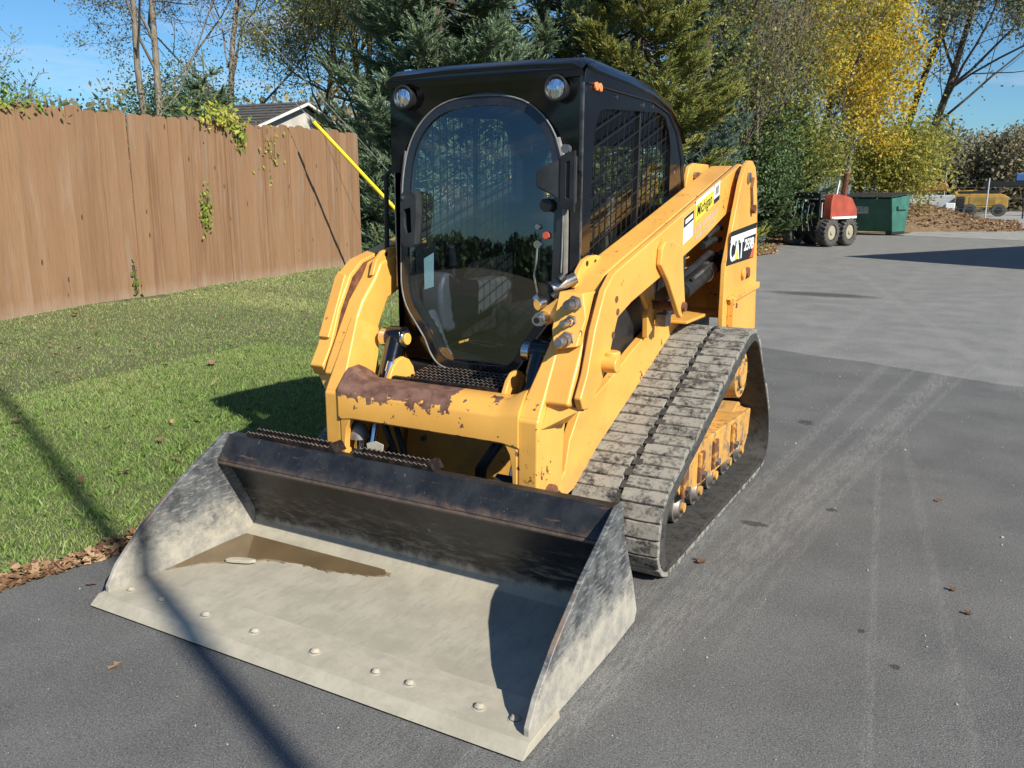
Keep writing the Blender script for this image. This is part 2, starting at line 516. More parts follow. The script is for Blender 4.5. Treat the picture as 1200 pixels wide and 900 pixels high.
def leafmat(name, stops, rough=.6, trans=.25):
    m = bpy.data.materials.new(name); m.use_nodes = True
    n, l = m.node_tree.nodes, m.node_tree.links
    b = n['Principled BSDF']; b.inputs['Roughness'].default_value = rough
    b.inputs['Specular IOR Level'].default_value = .3
    a = n.new('ShaderNodeAttribute'); a.attribute_name = 'tone'
    r_ = n.new('ShaderNodeValToRGB')
    while len(r_.color_ramp.elements) < len(stops): r_.color_ramp.elements.new(.5)
    for e, (p, c) in zip(r_.color_ramp.elements, stops): e.position = p; e.color = (*c, 1)
    l.new(a.outputs['Fac'], r_.inputs[0]); l.new(r_.outputs[0], b.inputs['Base Color'])
    tr = n.new('ShaderNodeBsdfTranslucent'); l.new(r_.outputs[0], tr.inputs[0])
    mx = n.new('ShaderNodeMixShader'); mx.inputs[0].default_value = trans
    o = n['Material Output']
    l.new(b.outputs[0], mx.inputs[1]); l.new(tr.outputs[0], mx.inputs[2]); l.new(mx.outputs[0], o.inputs[0])
    return m
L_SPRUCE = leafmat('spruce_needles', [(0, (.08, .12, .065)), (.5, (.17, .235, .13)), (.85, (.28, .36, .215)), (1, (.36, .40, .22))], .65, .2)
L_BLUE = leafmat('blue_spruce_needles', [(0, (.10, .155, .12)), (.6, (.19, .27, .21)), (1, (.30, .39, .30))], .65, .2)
L_OLIVE = leafmat('yellow_green_needles', [(0, (.12, .14, .035)), (.5, (.24, .26, .065)), (1, (.44, .40, .11))], .65, .15)
L_DARK = leafmat('dark_green_leaves', [(0, (.045, .085, .035)), (.6, (.095, .155, .060)), (1, (.19, .24, .08))], .5, .2)
L_YEL = leafmat('autumn_yellow_leaves', [(0, (.17, .22, .04)), (.3, (.38, .34, .045)), (.7, (.66, .46, .045)), (1, (.80, .58, .085))], .5, .45)
L_YGR = leafmat('yellow_green_leaves', [(0, (.12, .16, .045)), (.5, (.29, .30, .07)), (1, (.58, .49, .09))], .5, .45)
L_BROWN = leafmat('brown_withered_leaves', [(0, (.09, .075, .05)), (.5, (.15, .125, .08)), (1, (.22, .20, .10))], .7, .2)
L_GREY = leafmat('grey_green_sparse_leaves', [(0, (.11, .13, .075)), (.5, (.20, .21, .12)), (1, (.33, .30, .16))], .6, .4)
L_VINE = leafmat('vine_leaves', [(0, (.10, .18, .035)), (.5, (.26, .33, .05)), (1, (.60, .52, .09))], .5, .3)
L_DRY = leafmat('dry_fallen_leaves', [(0, (.12, .055, .028)), (.5, (.26, .145, .075)), (1, (.45, .31, .18))], .8, .1)
L_GRASS = leafmat('grass_blades', [(0, (.10, .175, .035)), (.45, (.23, .33, .085)), (.8, (.38, .42, .15)), (1, (.56, .50, .25))], .55, .25)
def barkm(name, a, b):
    t = NT(name, .9)
    t.color(t.mix(t.step(t.noise(6, 6, .7, stretch=(3, 3, .6)), .35, .65), a, b)); t.bump(t.noise(14, 5, .7, stretch=(3, 3, .5)), .5, .02)
    return t.m
BARK = barkm('grey_bark', (.12, .095, .07), (.26, .215, .165))
BARKD = barkm('dark_bark', (.055, .042, .032), (.13, .10, .075))
BARKL = barkm('pale_bark', (.30, .26, .21), (.46, .41, .34))
#PART2
# ================================================================== THE SETTING
def edge_x(y):
    """x of the lawn / asphalt edge at depth y"""
    pts = [(-12, -1.75), (-3, -1.45), (-2.06, -1.36), (-1.64, -1.27), (0, -1.30), (5, -1.85), (12, -2.6), (18.1, -3.29), (19.3, -3.05), (23, -3.9), (28, -4.0)]
    for (a, b), (c2, d) in zip(pts, pts[1:]):
        if y <= c2: return b+(d-b)*max(0, (y-a)/(c2-a))
    return pts[-1][1]
def lawn_z(x, y):
    t = min(1, max(0, (edge_x(y)-x)/6.0))
    return .012 + .14*t + .012*math.sin(x*1.7+y*.6)*min(1, t*6) + .01*math.sin(y*2.3-x)*min(1, t*6)

def asphalt():
    t = NT('weathered_asphalt', .85, spec=.35)
    x = t.sep()
    # older pale asphalt beyond the seam, newer darker asphalt in front
    wob = t.mth('MULTIPLY', t.mth('SUBTRACT', t.noise(.7, 3), .5), .5)
    s = t.mth('ADD', t.mth('ADD', x[1], t.mth('MULTIPLY', x[0], .33)), wob)
    far = t.step(t.mth('ADD', s, t.mth('MULTIPLY', t.noise(7, 5, .7, w=13), .14)), 4.92, 4.97)
    grain = t.noise(180, 3, .7); mid = t.noise(2.2, 6, .6, w=3); big = t.noise(.45, 4, .55, w=6)
    new = t.mix(t.step(mid, .3, .7), (.150, .143, .134), (.200, .191, .179))
    old = t.mix(t.step(mid, .3, .7), (.255, .245, .228), (.335, .32, .298))
    c = t.mix(far, new, old)
    c = t.mix(t.mth('MULTIPLY', t.step(big, .42, .68), .2), c, (.24, .23, .215))
    # pale dusty tyre tracks
    def track(m, k, w, amt, lo, hi, cc=0.0):
        # band around x = m + k*y + cc*y*y
        q = t.mth('MULTIPLY', x[1], k)
        q2 = t.mth('MULTIPLY', t.mth('MULTIPLY', x[1], x[1]), cc)
        d = t.mth('ABSOLUTE', t.mth('SUBTRACT', t.mth('SUBTRACT', t.mth('SUBTRACT', x[0], m), q), q2))
        b = t.step(d, w*.35, w, 1, 0)
        rng_ = t.mth('MULTIPLY', t.step(x[1], lo-.6, lo+.2), t.step(x[1], hi-.2, hi+.8, 1, 0))
        nn = t.step(t.noise(14, 8, .78, stretch=(5, .7, 1), w=m*7), .40, .60)
        return t.mth('MULTIPLY', t.mth('MULTIPLY', t.mth('MULTIPLY', b, rng_), nn), amt)
    tr = track(1.13, .115, .10, .42, -2.0, 4.4)
    for a in ((.90, .055, .06, .34, -2.2, 4.6), (1.02, .085, .035, .3, -2.2, 4.6), (1.24, .125, .03, .3, -1, 4.6), (1.58, -.10, .022, .26, -3, 1.2), (1.80, -.14, .035, .2, -3, 2.5), (1.30, .06, .03, .2, -1, 5), (.60, .02, .18, .2, -2.6, -.8),
              (1.9, .05, .1, .3, 4, 14), (.4, .02, .12, .25, 5, 15), (3.2, -.25, .12, .35, 3, 16)):
        tr = t.mth('MAXIMUM', tr, track(*a))
    c = t.mix(tr, c, (.42, .40, .36))
    # dark oil stains
    def stain(px, py, rx, ry):
        dx = t.mth('DIVIDE', t.mth('SUBTRACT', x[0], px), rx); dy = t.mth('DIVIDE', t.mth('SUBTRACT', x[1], py), ry)
        d = t.mth('ADD', t.mth('ADD', t.mth('MULTIPLY', dx, dx), t.mth('MULTIPLY', dy, dy)), t.mth('MULTIPLY', t.noise(30, 8, .75, w=px), 3.0))
        return t.step(d, 1.85, 2.35, 1, 0)
    st = stain(1.04, .08, .085, .04)
    for a in ((1.33, .45, .035, .03), (.92, -.45, .03, .02), (-.35, 10.1, 1.0, .35), (.9, 2.1, .06, .09), (1.62, -.75, .02, .02), (1.75, -.95, .03, .02)):
        st = t.mth('MAXIMUM', st, stain(*a))
    c = t.mix(t.mth('MULTIPLY', st, .72), c, (.035, .034, .033))
    # speckle of stone chips
    pk = t.voro(150); c = t.mix(t.mth('MULTIPLY', t.step(pk, .16, .34, 1, 0), .6), c, (.40, .385, .36)); pk2 = t.voro(115, stretch=(1.1, 1, 1)); c = t.mix(t.mth('MULTIPLY', t.step(pk2, .16, .34, 1, 0), .7), c, (.05, .05, .05))
    v = t.voro(75); spk = t.step(v, .10, .16, 1, 0)
    c = t.mix(t.mth('MULTIPLY', spk, t.step(t.noise(25, 2), .52, .60)), c, (.33, .32, .30))
    c = t.mix(t.step(grain, .35, .7), t.mix(.5, c, (0, 0, 0)), c)
    # cracks on the old surface, and the tarry joint between the two
    ck = t.n.new('ShaderNodeTexVoronoi'); ck.feature = 'DISTANCE_TO_EDGE'; ck.inputs['Scale'].default_value = .3
    wv = t.n.new('ShaderNodeTexNoise'); wv.inputs['Scale'].default_value = 2.2; wv.inputs['Detail'].default_value = 6
    va = t.n.new('ShaderNodeVectorMath'); va.operation = 'MULTIPLY_ADD'
    t.l.new(wv.outputs['Color'], va.inputs[0]); va.inputs[1].default_value = (.7, .7, .7); t.l.new(t.obj, va.inputs[2])
    t.l.new(va.outputs[0], ck.inputs['Vector'])
    cr = t.mth('MULTIPLY', t.mth('MULTIPLY', t.step(ck.outputs[0], .002, .010, 1, 0), far), t.step(t.noise(.9, 3, w=8), .48, .6))
    jn = t.mth('MULTIPLY', t.step(t.mth('ABSOLUTE', t.mth('SUBTRACT', s, 4.87)), .01, .035, 1, 0), t.step(t.noise(2, 4, w=3), .4, .6))
    c = t.mix(t.mth('MULTIPLY', jn, .35), c, (.06, .06, .06))
    t.color(c)
    t.rough(t.step(mid, .3, .7, .72, .9))
    t.bump(t.mth('ADD', grain, t.mth('MULTIPLY', spk, .8)), .55, .006)
    return t.m
ASPH = asphalt()
def soil():
    t = NT('lawn_soil', .95)
    n = t.noise(1.3, 6, .6); n2 = t.noise(22, 5, .7)
    c = t.mix(t.step(n, .35, .65), (.060, .085, .022), (.105, .115, .040))
    t.color(t.mix(t.step(n2, .4, .7), c, (.13, .115, .055))); t.bump(n2, .6, .03)
    return t.m
SOIL = soil()
def verge():
    t = NT('leaf_strewn_ground', .95)
    n = t.noise(3, 6, .6); n2 = t.noise(40, 5, .7)
    c = t.mix(t.step(n, .35, .65), (.10, .07, .035), (.19, .125, .065))
    t.color(t.mix(t.step(n2, .45, .65), c, (.28, .18, .10))); t.bump(n2, .7, .04)
    return t.m
VERGE = verge()
def gravel_m():
    t = NT('pale_gravel', .95)
    n = t.noise(1.5, 6, .6); n2 = t.noise(30, 5, .7)
    c = t.mix(t.step(n, .35, .65), (.26, .245, .22), (.36, .345, .315))
    t.color(t.mix(t.step(n2, .5, .7), c, (.18, .165, .15))); t.bump(n2, .7, .04)
    return t.m
GRAVEL = gravel_m()
def terrain_m():
    t = NT('rough_far_ground', .95)
    c = t.mix(t.step(t.noise(.15, 6, .6), .35, .65), (.12, .105, .055), (.17, .135, .08)); t.color(c)
    t.bump(t.noise(3, 5, .7), .6, .1)
    return t.m

m = MB(); N = 48
m.add([(0, 0, -.05)]+[(900*math.cos(2*PI*i/N), 900*math.sin(2*PI*i/N), -.05) for i in range(N)], [(0, 1+i, 1+(i+1) % N) for i in range(N)])
tag(m.build('ground', terrain_m(), smooth=False), kind='structure')

ys = [-40, -12, -3, -2.06, -1.64, 0, 5, 12, 18.1, 19.3, 23, 28]
left = [(edge_x(y), y) for y in ys]+[(-4.2, 31.5), (-1.1, 32.0), (-.9, 38), (1.6, 50), (4, 60)]
poly = left+[(60, 60), (60, -40)]
m = MB(); m.prism([(p[0], p[1]) for p in poly], -.045, 0, 'z')
tag(m.build('asphalt_yard', ASPH, smooth=False), kind='structure')
# gravel apron at the far right of the yard
m = MB(); gp_ = [(-1.3, 32.5), (3, 30.2), (12, 29), (60, 30), (60, 90), (3, 90), (-1, 60), (-.7, 40)]
m.prism(gp_, -.044, .006, 'z'); tag(m.build('gravel_path', GRAVEL, smooth=False), kind='structure')

# lawn sheet
vs, fs = [], []
yy = np.concatenate([np.arange(-12, 12, .25), np.arange(12, 60, 1.5)])
nx = 70
for y in yy:
    ex = edge_x(y) if y < 28 else -4.2
    for i in range(nx+1):
        tt = (i/nx)**1.6
        x = ex - 45*tt
        jit = .035*math.sin(y*5.1)+.02*math.sin(y*13.7) if i == 0 else 0
        vs.append((x+jit, y, lawn_z(x, min(y, 28)) if i else -.02 + .02))
for j in range(len(yy)-1):
    for i in range(nx):
        a = j*(nx+1)+i; fs.append((a+1, a, a+nx+1, a+nx+2))
m = MB(); m.add(vs, fs); tag(m.build('lawn', SOIL, ang=80), kind='structure')
# leaf-strewn strip under the trees beyond the fence end
vs, fs = [], []
ys2 = np.arange(11.5, 33, .8)
for y in ys2:
    ex = edge_x(y) if y < 28 else -4.0-(y-28)*.0
    w = .35 + 2.0*min(1, max(0, (y-19)/4))
    x0 = ex - 22
    for i in range(12):
        k = i/11; x = ex+.02 + (x0-ex)*k if y > 19 else (ex - (2.4+.6*math.sin(y)) - 18*k)
        vs.append((x, y, lawn_z(x, min(y, 28))+.006))
for j in range(len(ys2)-1):
    for i in range(11):
        a = j*12+i; fs.append((a+1, a, a+12, a+13))
m = MB(); m.add(vs, fs); tag(m.build('leaf_strewn_ground', VERGE, ang=80), kind='structure')

# grass: blades as two-triangle slivers, thinning with distance
def grass_blades():
    P, S, T = [], [], []
    def fill(n, xr, yr, h):
        x = rng.uniform(*xr, n); y = rng.uniform(*yr, n)
        ex = np.array([edge_x(v) for v in y])
        k = x < ex - .03 - rng.random(n)*.1
        fence_x = -7.45 - (y-1.57)*.196
        k &= (x > fence_x+.03) | (y > 9.9)
        x, y, ex = x[k], y[k], ex[k]
        z = np.array([lawn_z(a, b) for a, b in zip(x, y)])
        P.append(np.stack([x, y, z-.004], 1)); hh = h*rng.uniform(.5, 1.25, len(x)); S.append(hh)
        patch = .5+.5*np.sin(x*2.1+np.sin(y*1.3)*2)*np.sin(y*1.9+x*.7)
        nearedge = np.clip(1-(ex-x)/.45, 0, 1)
        dry = np.clip(.08+patch*.35 + .62*np.clip((-x-2.6)/3, 0, 1) + .75*nearedge*rng.random(len(x)), 0, 1)
        T.append(np.clip(rng.normal(.30, .17, len(x))+dry*.5, 0, 1))
    fill(130000, (-4.2, -1.2), (-3.2, 2.2), .027)
    fill(120000, (-7.6, -1.2), (-3.2, 5), .028)
    fill(90000, (-9.2, -1.6), (4, 11), .036)
    fill(16000, (-9, -2.5), (10, 24), .09)
    P, S, T = np.concatenate(P), np.concatenate(S), np.concatenate(T)
    n = len(P)
    lean = rng.normal(0, .55, (n, 2)); d = np.stack([lean[:, 0], lean[:, 1], np.ones(n)], 1)
    B = basis(d, rng.uniform(0, 2*PI, n))
    sc = np.stack([S*.9, S, S], 1)
    tv = [(-.07, 0, 0), (.07, 0, 0), (.045, .12, .55), (0, .38, 1.0)]
    V, F = scatter(tv, [(0, 1, 2), (0, 2, 3)], P, B, sc)
    return np_mesh('grass', V, 3, F, L_GRASS, tone=np.repeat(T, 4))
tag(grass_blades(), 'short green lawn grass between the wooden fence and the asphalt', 'grass', kind='stuff')
# bigger weed tufts
def tufts():
    n = 1500
    y = rng.uniform(-3, 4, n); x = np.array([edge_x(v) for v in y]) - .08 - rng.gamma(1.5, .9, n)
    c = np.stack([x, y], 1); c = c[x > -7.2]
    k = 9; P = np.repeat(c, k, 0)+rng.normal(0, .012, (len(c)*k, 2))
    z = np.array([lawn_z(a, b) for a, b in P]); P = np.column_stack([P, z])
    n = len(P); az = rng.uniform(0, 2*PI, n); d = np.stack([np.cos(az)*.75, np.sin(az)*.75, np.ones(n)], 1)
    B = basis(d, rng.uniform(0, 2*PI, n)); s = rng.uniform(.025, .06, n)
    V, F = scatter([(-.09, 0, 0), (.09, 0, 0), (.06, .1, .6), (0, .3, 1)], [(0, 1, 2), (0, 2, 3)], P, B, s)
    return np_mesh('grass_tufts', V, 3, F, L_GRASS, tone=np.repeat(np.clip(rng.normal(.28, .15, n), 0, 1), 4))
tag(tufts(), 'scattered brighter tufts standing out of the short lawn', 'grass', kind='stuff')

LEAFV = [(0, -.5, 0), (.18, -.25, .05), (.42, -.08, .10), (.2, .08, .03), (.25, .38, .12), (0, .5, .05), (-.25, .36, .14), (-.2, .06, .02), (-.44, -.1, .13), (-.17, -.26, .04), (0, 0, 0)]
LEAFF = [(10, i, (i+1) % 10) for i in range(10)]
def leaf_litter():
    P = []
    n = 2500     # drift along the lawn edge
    y = np.concatenate([rng.uniform(-3.5, 2.0, n), rng.uniform(12, 27, 2500)])
    ex = np.array([edge_x(v) for v in y]); off = np.abs(rng.normal(0, .06, len(y)))*np.where(y < 3, 1, 6)
    x = ex + .03 - off
    z = np.array([max(.008, lawn_z(a, b)) if a < e else .006 for a, b, e in zip(x, y, ex)])
    P.append(np.stack([x, y, z+rng.uniform(0, .015, len(x))], 1))
    n = 2600     # under the trees
    y = rng.uniform(17, 33, n); x = -3.0 - rng.gamma(2, 1.3, n) - (y-17)*.08; P.append(np.stack([x, y, np.full(n, .03)+.02], 1))
    n = 260       # thin scatter over the lawn
    y = rng.uniform(-3, 9, n); x = np.array([edge_x(v) for v in y])-rng.uniform(.1, 6, n)
    P.append(np.stack([x, y, np.array([lawn_z(a, b) for a, b in zip(x, y)])+.03], 1))
    P = np.concatenate(P); n = len(P)
    s = rng.uniform(.025, .06, n); s[P[:, 1] > 10] *= 2.2
    d = rng.normal(0, .45, (n, 3)); d[:, 2] = 1
    V, F = scatter(LEAFV, LEAFF, P, basis(d, rng.uniform(0, 2*PI, n)), s)
    return np_mesh('leaf_litter', V, 3, F, L_DRY, tone=np.repeat(rng.random(n), 11))
tag(leaf_litter(), 'brown dry leaves drifted along the edge of the asphalt', 'leaf litter', kind='stuff')
# stone chips on the asphalt
n = 1500
P = np.stack([rng.uniform(-1.2, 3.4, n), rng.uniform(-3, 6, n), np.full(n, .001)], 1)
k = ~((np.abs(P[:, 0]) < .95) & (P[:, 1] > -2.05) & (P[:, 1] < 1.2)); P = P[k]
s = rng.gamma(2, .0011, len(P))+.001
V, F = scatter([(1, 0, 0), (-.3, .9, 0), (-.6, -.8, 0), (.1, 0, .8)], [(0, 1, 3), (1, 2, 3), (2, 0, 3), (0, 2, 1)], P, basis(np.tile([0, 0, 1.], (len(P), 1))+rng.normal(0, .1, (len(P), 3)), rng.uniform(0, 6, len(P))), s)
tag(np_mesh('stone_chips', V, 3, F, flat('pale_stone', (.42, .40, .37), .8)), 'tiny pale stone chips scattered over the asphalt', 'gravel', kind='stuff')

# single larger fallen leaves
lv = [(-3.77, 1.18, .13, .72, 'large tan maple leaf in the middle of the lawn'),
      (-2.01, -1.0, .085, .75, 'pale tan leaf on the grass near the bucket corner'),
      (-2.18, -1.25, .07, .5, 'brownish leaf on the grass lying near the pole shadow'),
      (-2.29, -.55, .07, .55, 'orange brown leaf on the green grass left of the bucket'),
      (-7.0, 2.15, .12, .7, 'light leaf on the lawn close to the foot of the fence'),
      (-4.9, 2.15, .08, .75, 'small pale leaf upper middle of the lawn behind the maple leaf'),
      (-3.39, -.75, .08, .65, 'tan leaf at the left edge of the picture on the grass'),
      (-1.07, -1.87, .045, .55, 'small brown leaf on the asphalt beside the bucket left corner'),
      (-.47, -2.21, .05, .7, 'tan leaf on the asphalt in front of the bucket cutting edge'),
      (1.89, -.24, .035, .08, 'upper dark red leaf on the asphalt right of the track'),
      (1.95, -.43, .035, .05, 'lower dark red leaf on the asphalt right of the track'),
      (1.78, .84, .045, .45, 'orange brown leaf far right on the dark asphalt'),
      (.955, -.47, .055, .15, 'reddish leaf lying against the front of the rubber track'),
      (.72, -2.30, .035, .05, 'small red leaf on the asphalt at the bottom below the bucket')]
for i, (x, y, s, tone, lab) in enumerate(lv):
    lawn_ = x < edge_x(y)
    d = np.array([[random.uniform(-.3, .3), random.uniform(-.3, .3), 1]])
    V, F = scatter(LEAFV, LEAFF, np.zeros((1, 3)), basis(d, np.array([random.uniform(0, 6)])), np.array([s]))
    o = np_mesh('fallen_leaf', V, 3, F, L_DRY, tone=np.full(11, tone))
    o.location = (x, y, (lawn_z(x, y)+.035) if lawn_ else .008)
    tag(o, lab, 'leaf', 'single fallen leaves')

# ------------------------------------------------------------------ fence
def wood_m():
    t = NT('brown_stained_fence_wood', .8, spec=.3)
    at = t.n.new('ShaderNodeObjectInfo').outputs['Random']
    cb = t.n.new('ShaderNodeCombineXYZ'); t.l.new(t.mth('MULTIPLY', at, 37), cb.inputs[0]); t.l.new(t.mth('MULTIPLY', at, 91), cb.inputs[2])
    va = t.n.new('ShaderNodeVectorMath'); va.operation = 'ADD'; x0_ = t.sep(); t.l.new(t.obj, va.inputs[0]); t.l.new(cb.outputs[0], va.inputs[1]); t.obj = va.outputs[0]
    g = t.noise(5, 6, .65, stretch=(5, 5, .35)); g2 = t.noise(22, 5, .7, stretch=(5, 5, .25), w=5)
    a = t.mix(at, (.185, .092, .044), (.325, .190, .105))
    c = t.mix(t.step(g, .3, .7), a, t.mix(at, (.30, .178, .100), (.26, .142, .075)))
    c = t.mix(t.mth('MULTIPLY', t.step(g2, .48, .66), .5), c, (.17, .088, .045))
    g3 = t.noise(2.2, 5, .6, stretch=(2, 2, .8), w=15); c = t.mix(t.mth('MULTIPLY', t.step(g3, .5, .72), .35), c, (.33, .27, .20))
    x = t.sep()
    base = t.step(t.mth('ADD', x[2], t.mth('MULTIPLY', t.noise(9, 4, w=3), .12)), .06, .15, 1, 0)
    c = t.mix(t.mth('MULTIPLY', base, .3), c, (.40, .33, .27))
    kn = t.voro(1.5, stretch=(3.2, 3.2, 3.0)); c = t.mix(t.step(kn, .05, .085, 1, 0), c, (.10, .05, .03))
    t.color(c); t.bump(t.mth('ADD', g2, g), .3, .005)
    return t.m
WOOD = wood_m()
F0 = Vector((-7.45, 1.57, 0)); F1 = Vector((-9.05, 9.74, 0))
fd = (F1-F0).normalized(); fn = Vector((fd.y, -fd.x, 0))       # fn points at the yard
fang = math.atan2(fd.y, fd.x)
S0 = F0 - fd*4.5; LEN = (F1-S0).length
fence = thing('wooden_fence', 'tall brown stained board fence along the back of the lawn', 'fence', (S0.x, S0.y, 0), fang)
def board_mesh(v):
    w, h = .244, 1.0
    p = MB(); rs = random.Random(v)
    nx_, nz_ = 6, 2
    cur = .002+.004*rs.random(); sg = 1 if rs.random() < .6 else -1
    # slightly cupped board with clipped corners, front at y = -t
    prof = [(-w/2+w*i/nx_, -.018 - sg*cur*(1-(2*i/nx_-1)**2)) for i in range(nx_+1)]
    tops = [1-.013*max(0, (abs(2*i/nx_-1)-.55)/.45)-.004*rs.random() for i in range(nx_+1)]
    vs = []
    for (xx, yv), tp in zip(prof, tops): vs += [(xx, yv, 0), (xx, yv, tp), (xx, yv+.020, 0), (xx, yv+.020, tp)]
    fs = []
    for i in range(nx_):
        a = 4*i; b = a+4
        fs += [(a, b, b+1, a+1), (a+2, a+3, b+3, b+2), (a+1, b+1, b+3, a+3)]
    fs += [(0, 1, 3, 2), (4*nx_, 4*nx_+2, 4*nx_+3, 4*nx_+1)]
    p.add(vs, fs)
    return p
bases = []
for v in range(6):
    o = board_mesh(v).build('board', WOOD, fence, ang=25); bases.append(o)
nb = int(LEN/.25)+1; pitch = LEN/nb
for i in range(nb):
    o = bases[i] if i < 6 else bases[random.randrange(6)].copy()
    if i >= 6: col.objects.link(o)
    o.name = 'board'; o.parent = fence
    s_ = (i+.5)*pitch
    hh = 2.27+.23*max(0, (s_-4.5)/8.3)
    gx, gy = S0.x+fd.x*s_, S0.y+fd.y*s_
    o.location = (s_, random.uniform(-.010, .010), lawn_z(gx, gy)-.03)
    o.scale = (1, 1, hh+random.uniform(-.022, .022)+.03)
    o.rotation_euler = (random.uniform(-.004, .004), random.uniform(-.006, .006), random.uniform(-.02, .02))
for zz in (.55, 1.25, 1.98):
    MB().box((0, .03, zz), (LEN, .07, zz+.09)).build('rail', WOOD, fence)
for k in range(6):
    MB().box((k*2.5, .072, 0), (k*2.5+.1, .17, 2.35)).build('post', WOOD, fence)

# ------------------------------------------------------------------ shed
def roofm():
    t = NT('dark_shingles', .9); x = t.sep()
    row = t.mth('FRACT', t.mth('MULTIPLY', x[2], 9)); t.color(t.mix(t.step(t.noise(9, 5, .7), .35, .65), (.055, .048, .045), (.105, .095, .088)))
    t.bump(row, .4, .02); return t.m
SHR = roofm()
SIDING = flat('pale_weathered_siding', (.50, .46, .41), .8, 0, .15, 2.5, .1)
TRIM = flat('white_trim', (.72, .70, .66), .6, 0, .05, 4)
shed = thing('garden_shed', 'pale grey gabled shed with dark shingle roof seen above the fence', 'shed', (-11.6, 11.05, -.28), rad(4))
MB().prism([(-1.5, .1), (1.5, .1), (1.5, 3.1), (0, 3.64), (-1.5, 3.1)], -1.7, -.0, 'x').build('wall', SIDING, shed)
for s in (-1, 1):
    m = MB(); m.rings([[(-1.85, s*.0, 3.72), (.14, s*.0, 3.72), (.14, s*1.72, 3.10), (-1.85, s*1.72, 3.10)], [(-1.85, s*0, 3.67), (.14, s*0, 3.67), (.14, s*1.72, 3.05), (-1.85, s*1.72, 3.05)]])
    rf = m.build('roof', SHR, shed, smooth=False)
    for k in range(8):
        a, b = k/8, (k+1)/8
        m = MB(); y0, y1 = s*1.72*a, s*1.72*b+s*.02; z0, z1 = 3.725-.62*a+.0, 3.725-.62*b+.012
        m.rings([[(-1.85, y0, z0), (.145, y0, z0), (.145, y1, z1+.006), (-1.85, y1, z1+.006)], [(-1.85, y0, z0-.01), (.145, y0, z0-.01), (.145, y1, z1-.01), (-1.85, y1, z1-.01)]])
        m.build('shingle', SHR, rf, smooth=False)
    m = MB(); m.rings([[(.145, 0, 3.70), (.17, 0, 3.70), (.17, s*1.74, 3.075), (.145, s*1.74, 3.075)], [(.145, 0, 3.645), (.17, 0, 3.645), (.17, s*1.74, 3.02), (.145, s*1.74, 3.02)]])
    m.build('fascia', TRIM, shed, smooth=False)

# ------------------------------------------------------------------ guy wires
WIRE = flat('galvanised_wire', (.42, .42, .42), .4, .8, .1, 10)
YPLAS = flat('yellow_plastic_guard', (.86, .66, .03), .4, 0, .06, 6)
gtop = Vector((-8.02, 7.35, 2.64)); glow = Vector((-7.25, 8.59, 1.16))
gd = (gtop-glow).normalized(); ganch = glow - gd*(glow.z-.1)/gd.z
guy = thing('guy_wire', 'steel guy wire in a yellow plastic guard slanting past the fence end', 'guy wire', tuple(ganch))
def rel(p, o=ganch): return tuple(Vector(p)-o)
MB().tube([rel(ganch-gd*.2), rel(gtop+gd*11)], .006, 6).build('wire', WIRE, guy)
pp = [gtop - gd*k*.3 for k in range(0, 10)]
MB().tube([rel(p) for p in pp], .032, 12).build('guard', YPLAS, guy)
w2a = Vector((-7.98, 8.9, 2.14)); w2 = thing('guy_wire', 'bare thin guy wire right of the yellow guarded one', 'guy wire', tuple(w2a-gd*2.2))
MB().tube([rel(w2a-gd*2.35, w2a-gd*2.2), rel(w2a+gd*11, w2a-gd*2.2)], .006, 6).build('wire', WIRE, w2)

# ------------------------------------------------------------------ things outside the frame whose shadows fall in it
base = Vector((6.7, -4.98, 0))
pole = thing('utility_pole', 'utility pole outside the picture whose long shadow crosses the asphalt and lawn', 'utility pole', tuple(base))
MB().cyl((0, 0, -.3), (0, 0, 9.5), .048, .04, 14).build('post', BARKD, pole)
wh = thing('warehouse_building', 'metal building beyond the right edge throwing the wedge of shadow on the yard', 'building', (4.95, 16.55, 0), rad(-28))
METW = flat('grey_metal_cladding', (.45, .46, .47), .5, .3, .08, 1.5)
MB().box((0, 0, -.05), (9, 22, 4.75)).build('wall', METW, wh)
MB().box((-.12, -.12, 4.753), (9.12, 22.12, 4.86)).build('roof', METW, wh)
#PART3
# ================================================================== TREES
def wood_arrays(branches, n=5):
    V, F, o = [], [], 0
    ring = np.arange(n)*2*PI/n
    for pts, rs in branches:
        pts = np.asarray(pts, float); m = len(pts)
        d = np.gradient(pts, axis=0); d /= np.linalg.norm(d, axis=1, keepdims=True)+1e-9
        ref = np.array([.3, .2, 1.]) if abs(d[0, 2]) < .9 else np.array([1., .2, 0])
        a = np.cross(d, ref); a /= np.linalg.norm(a, axis=1, keepdims=True)+1e-9; b = np.cross(d, a)
        rr = np.asarray(rs)[:, None, None]
        v = pts[:, None]+rr*(a[:, None]*np.cos(ring)[None, :, None]+b[:, None]*np.sin(ring)[None, :, None])
        V.append(v.reshape(-1, 3))
        i = np.arange(m-1)[:, None]*n; k = np.arange(n)[None]; k2 = (k+1) % n
        F.append(np.stack([i+k, i+k2, i+n+k2, i+n+k], 2).reshape(-1)+o); o += m*n
    return np.concatenate(V), np.concatenate(F)

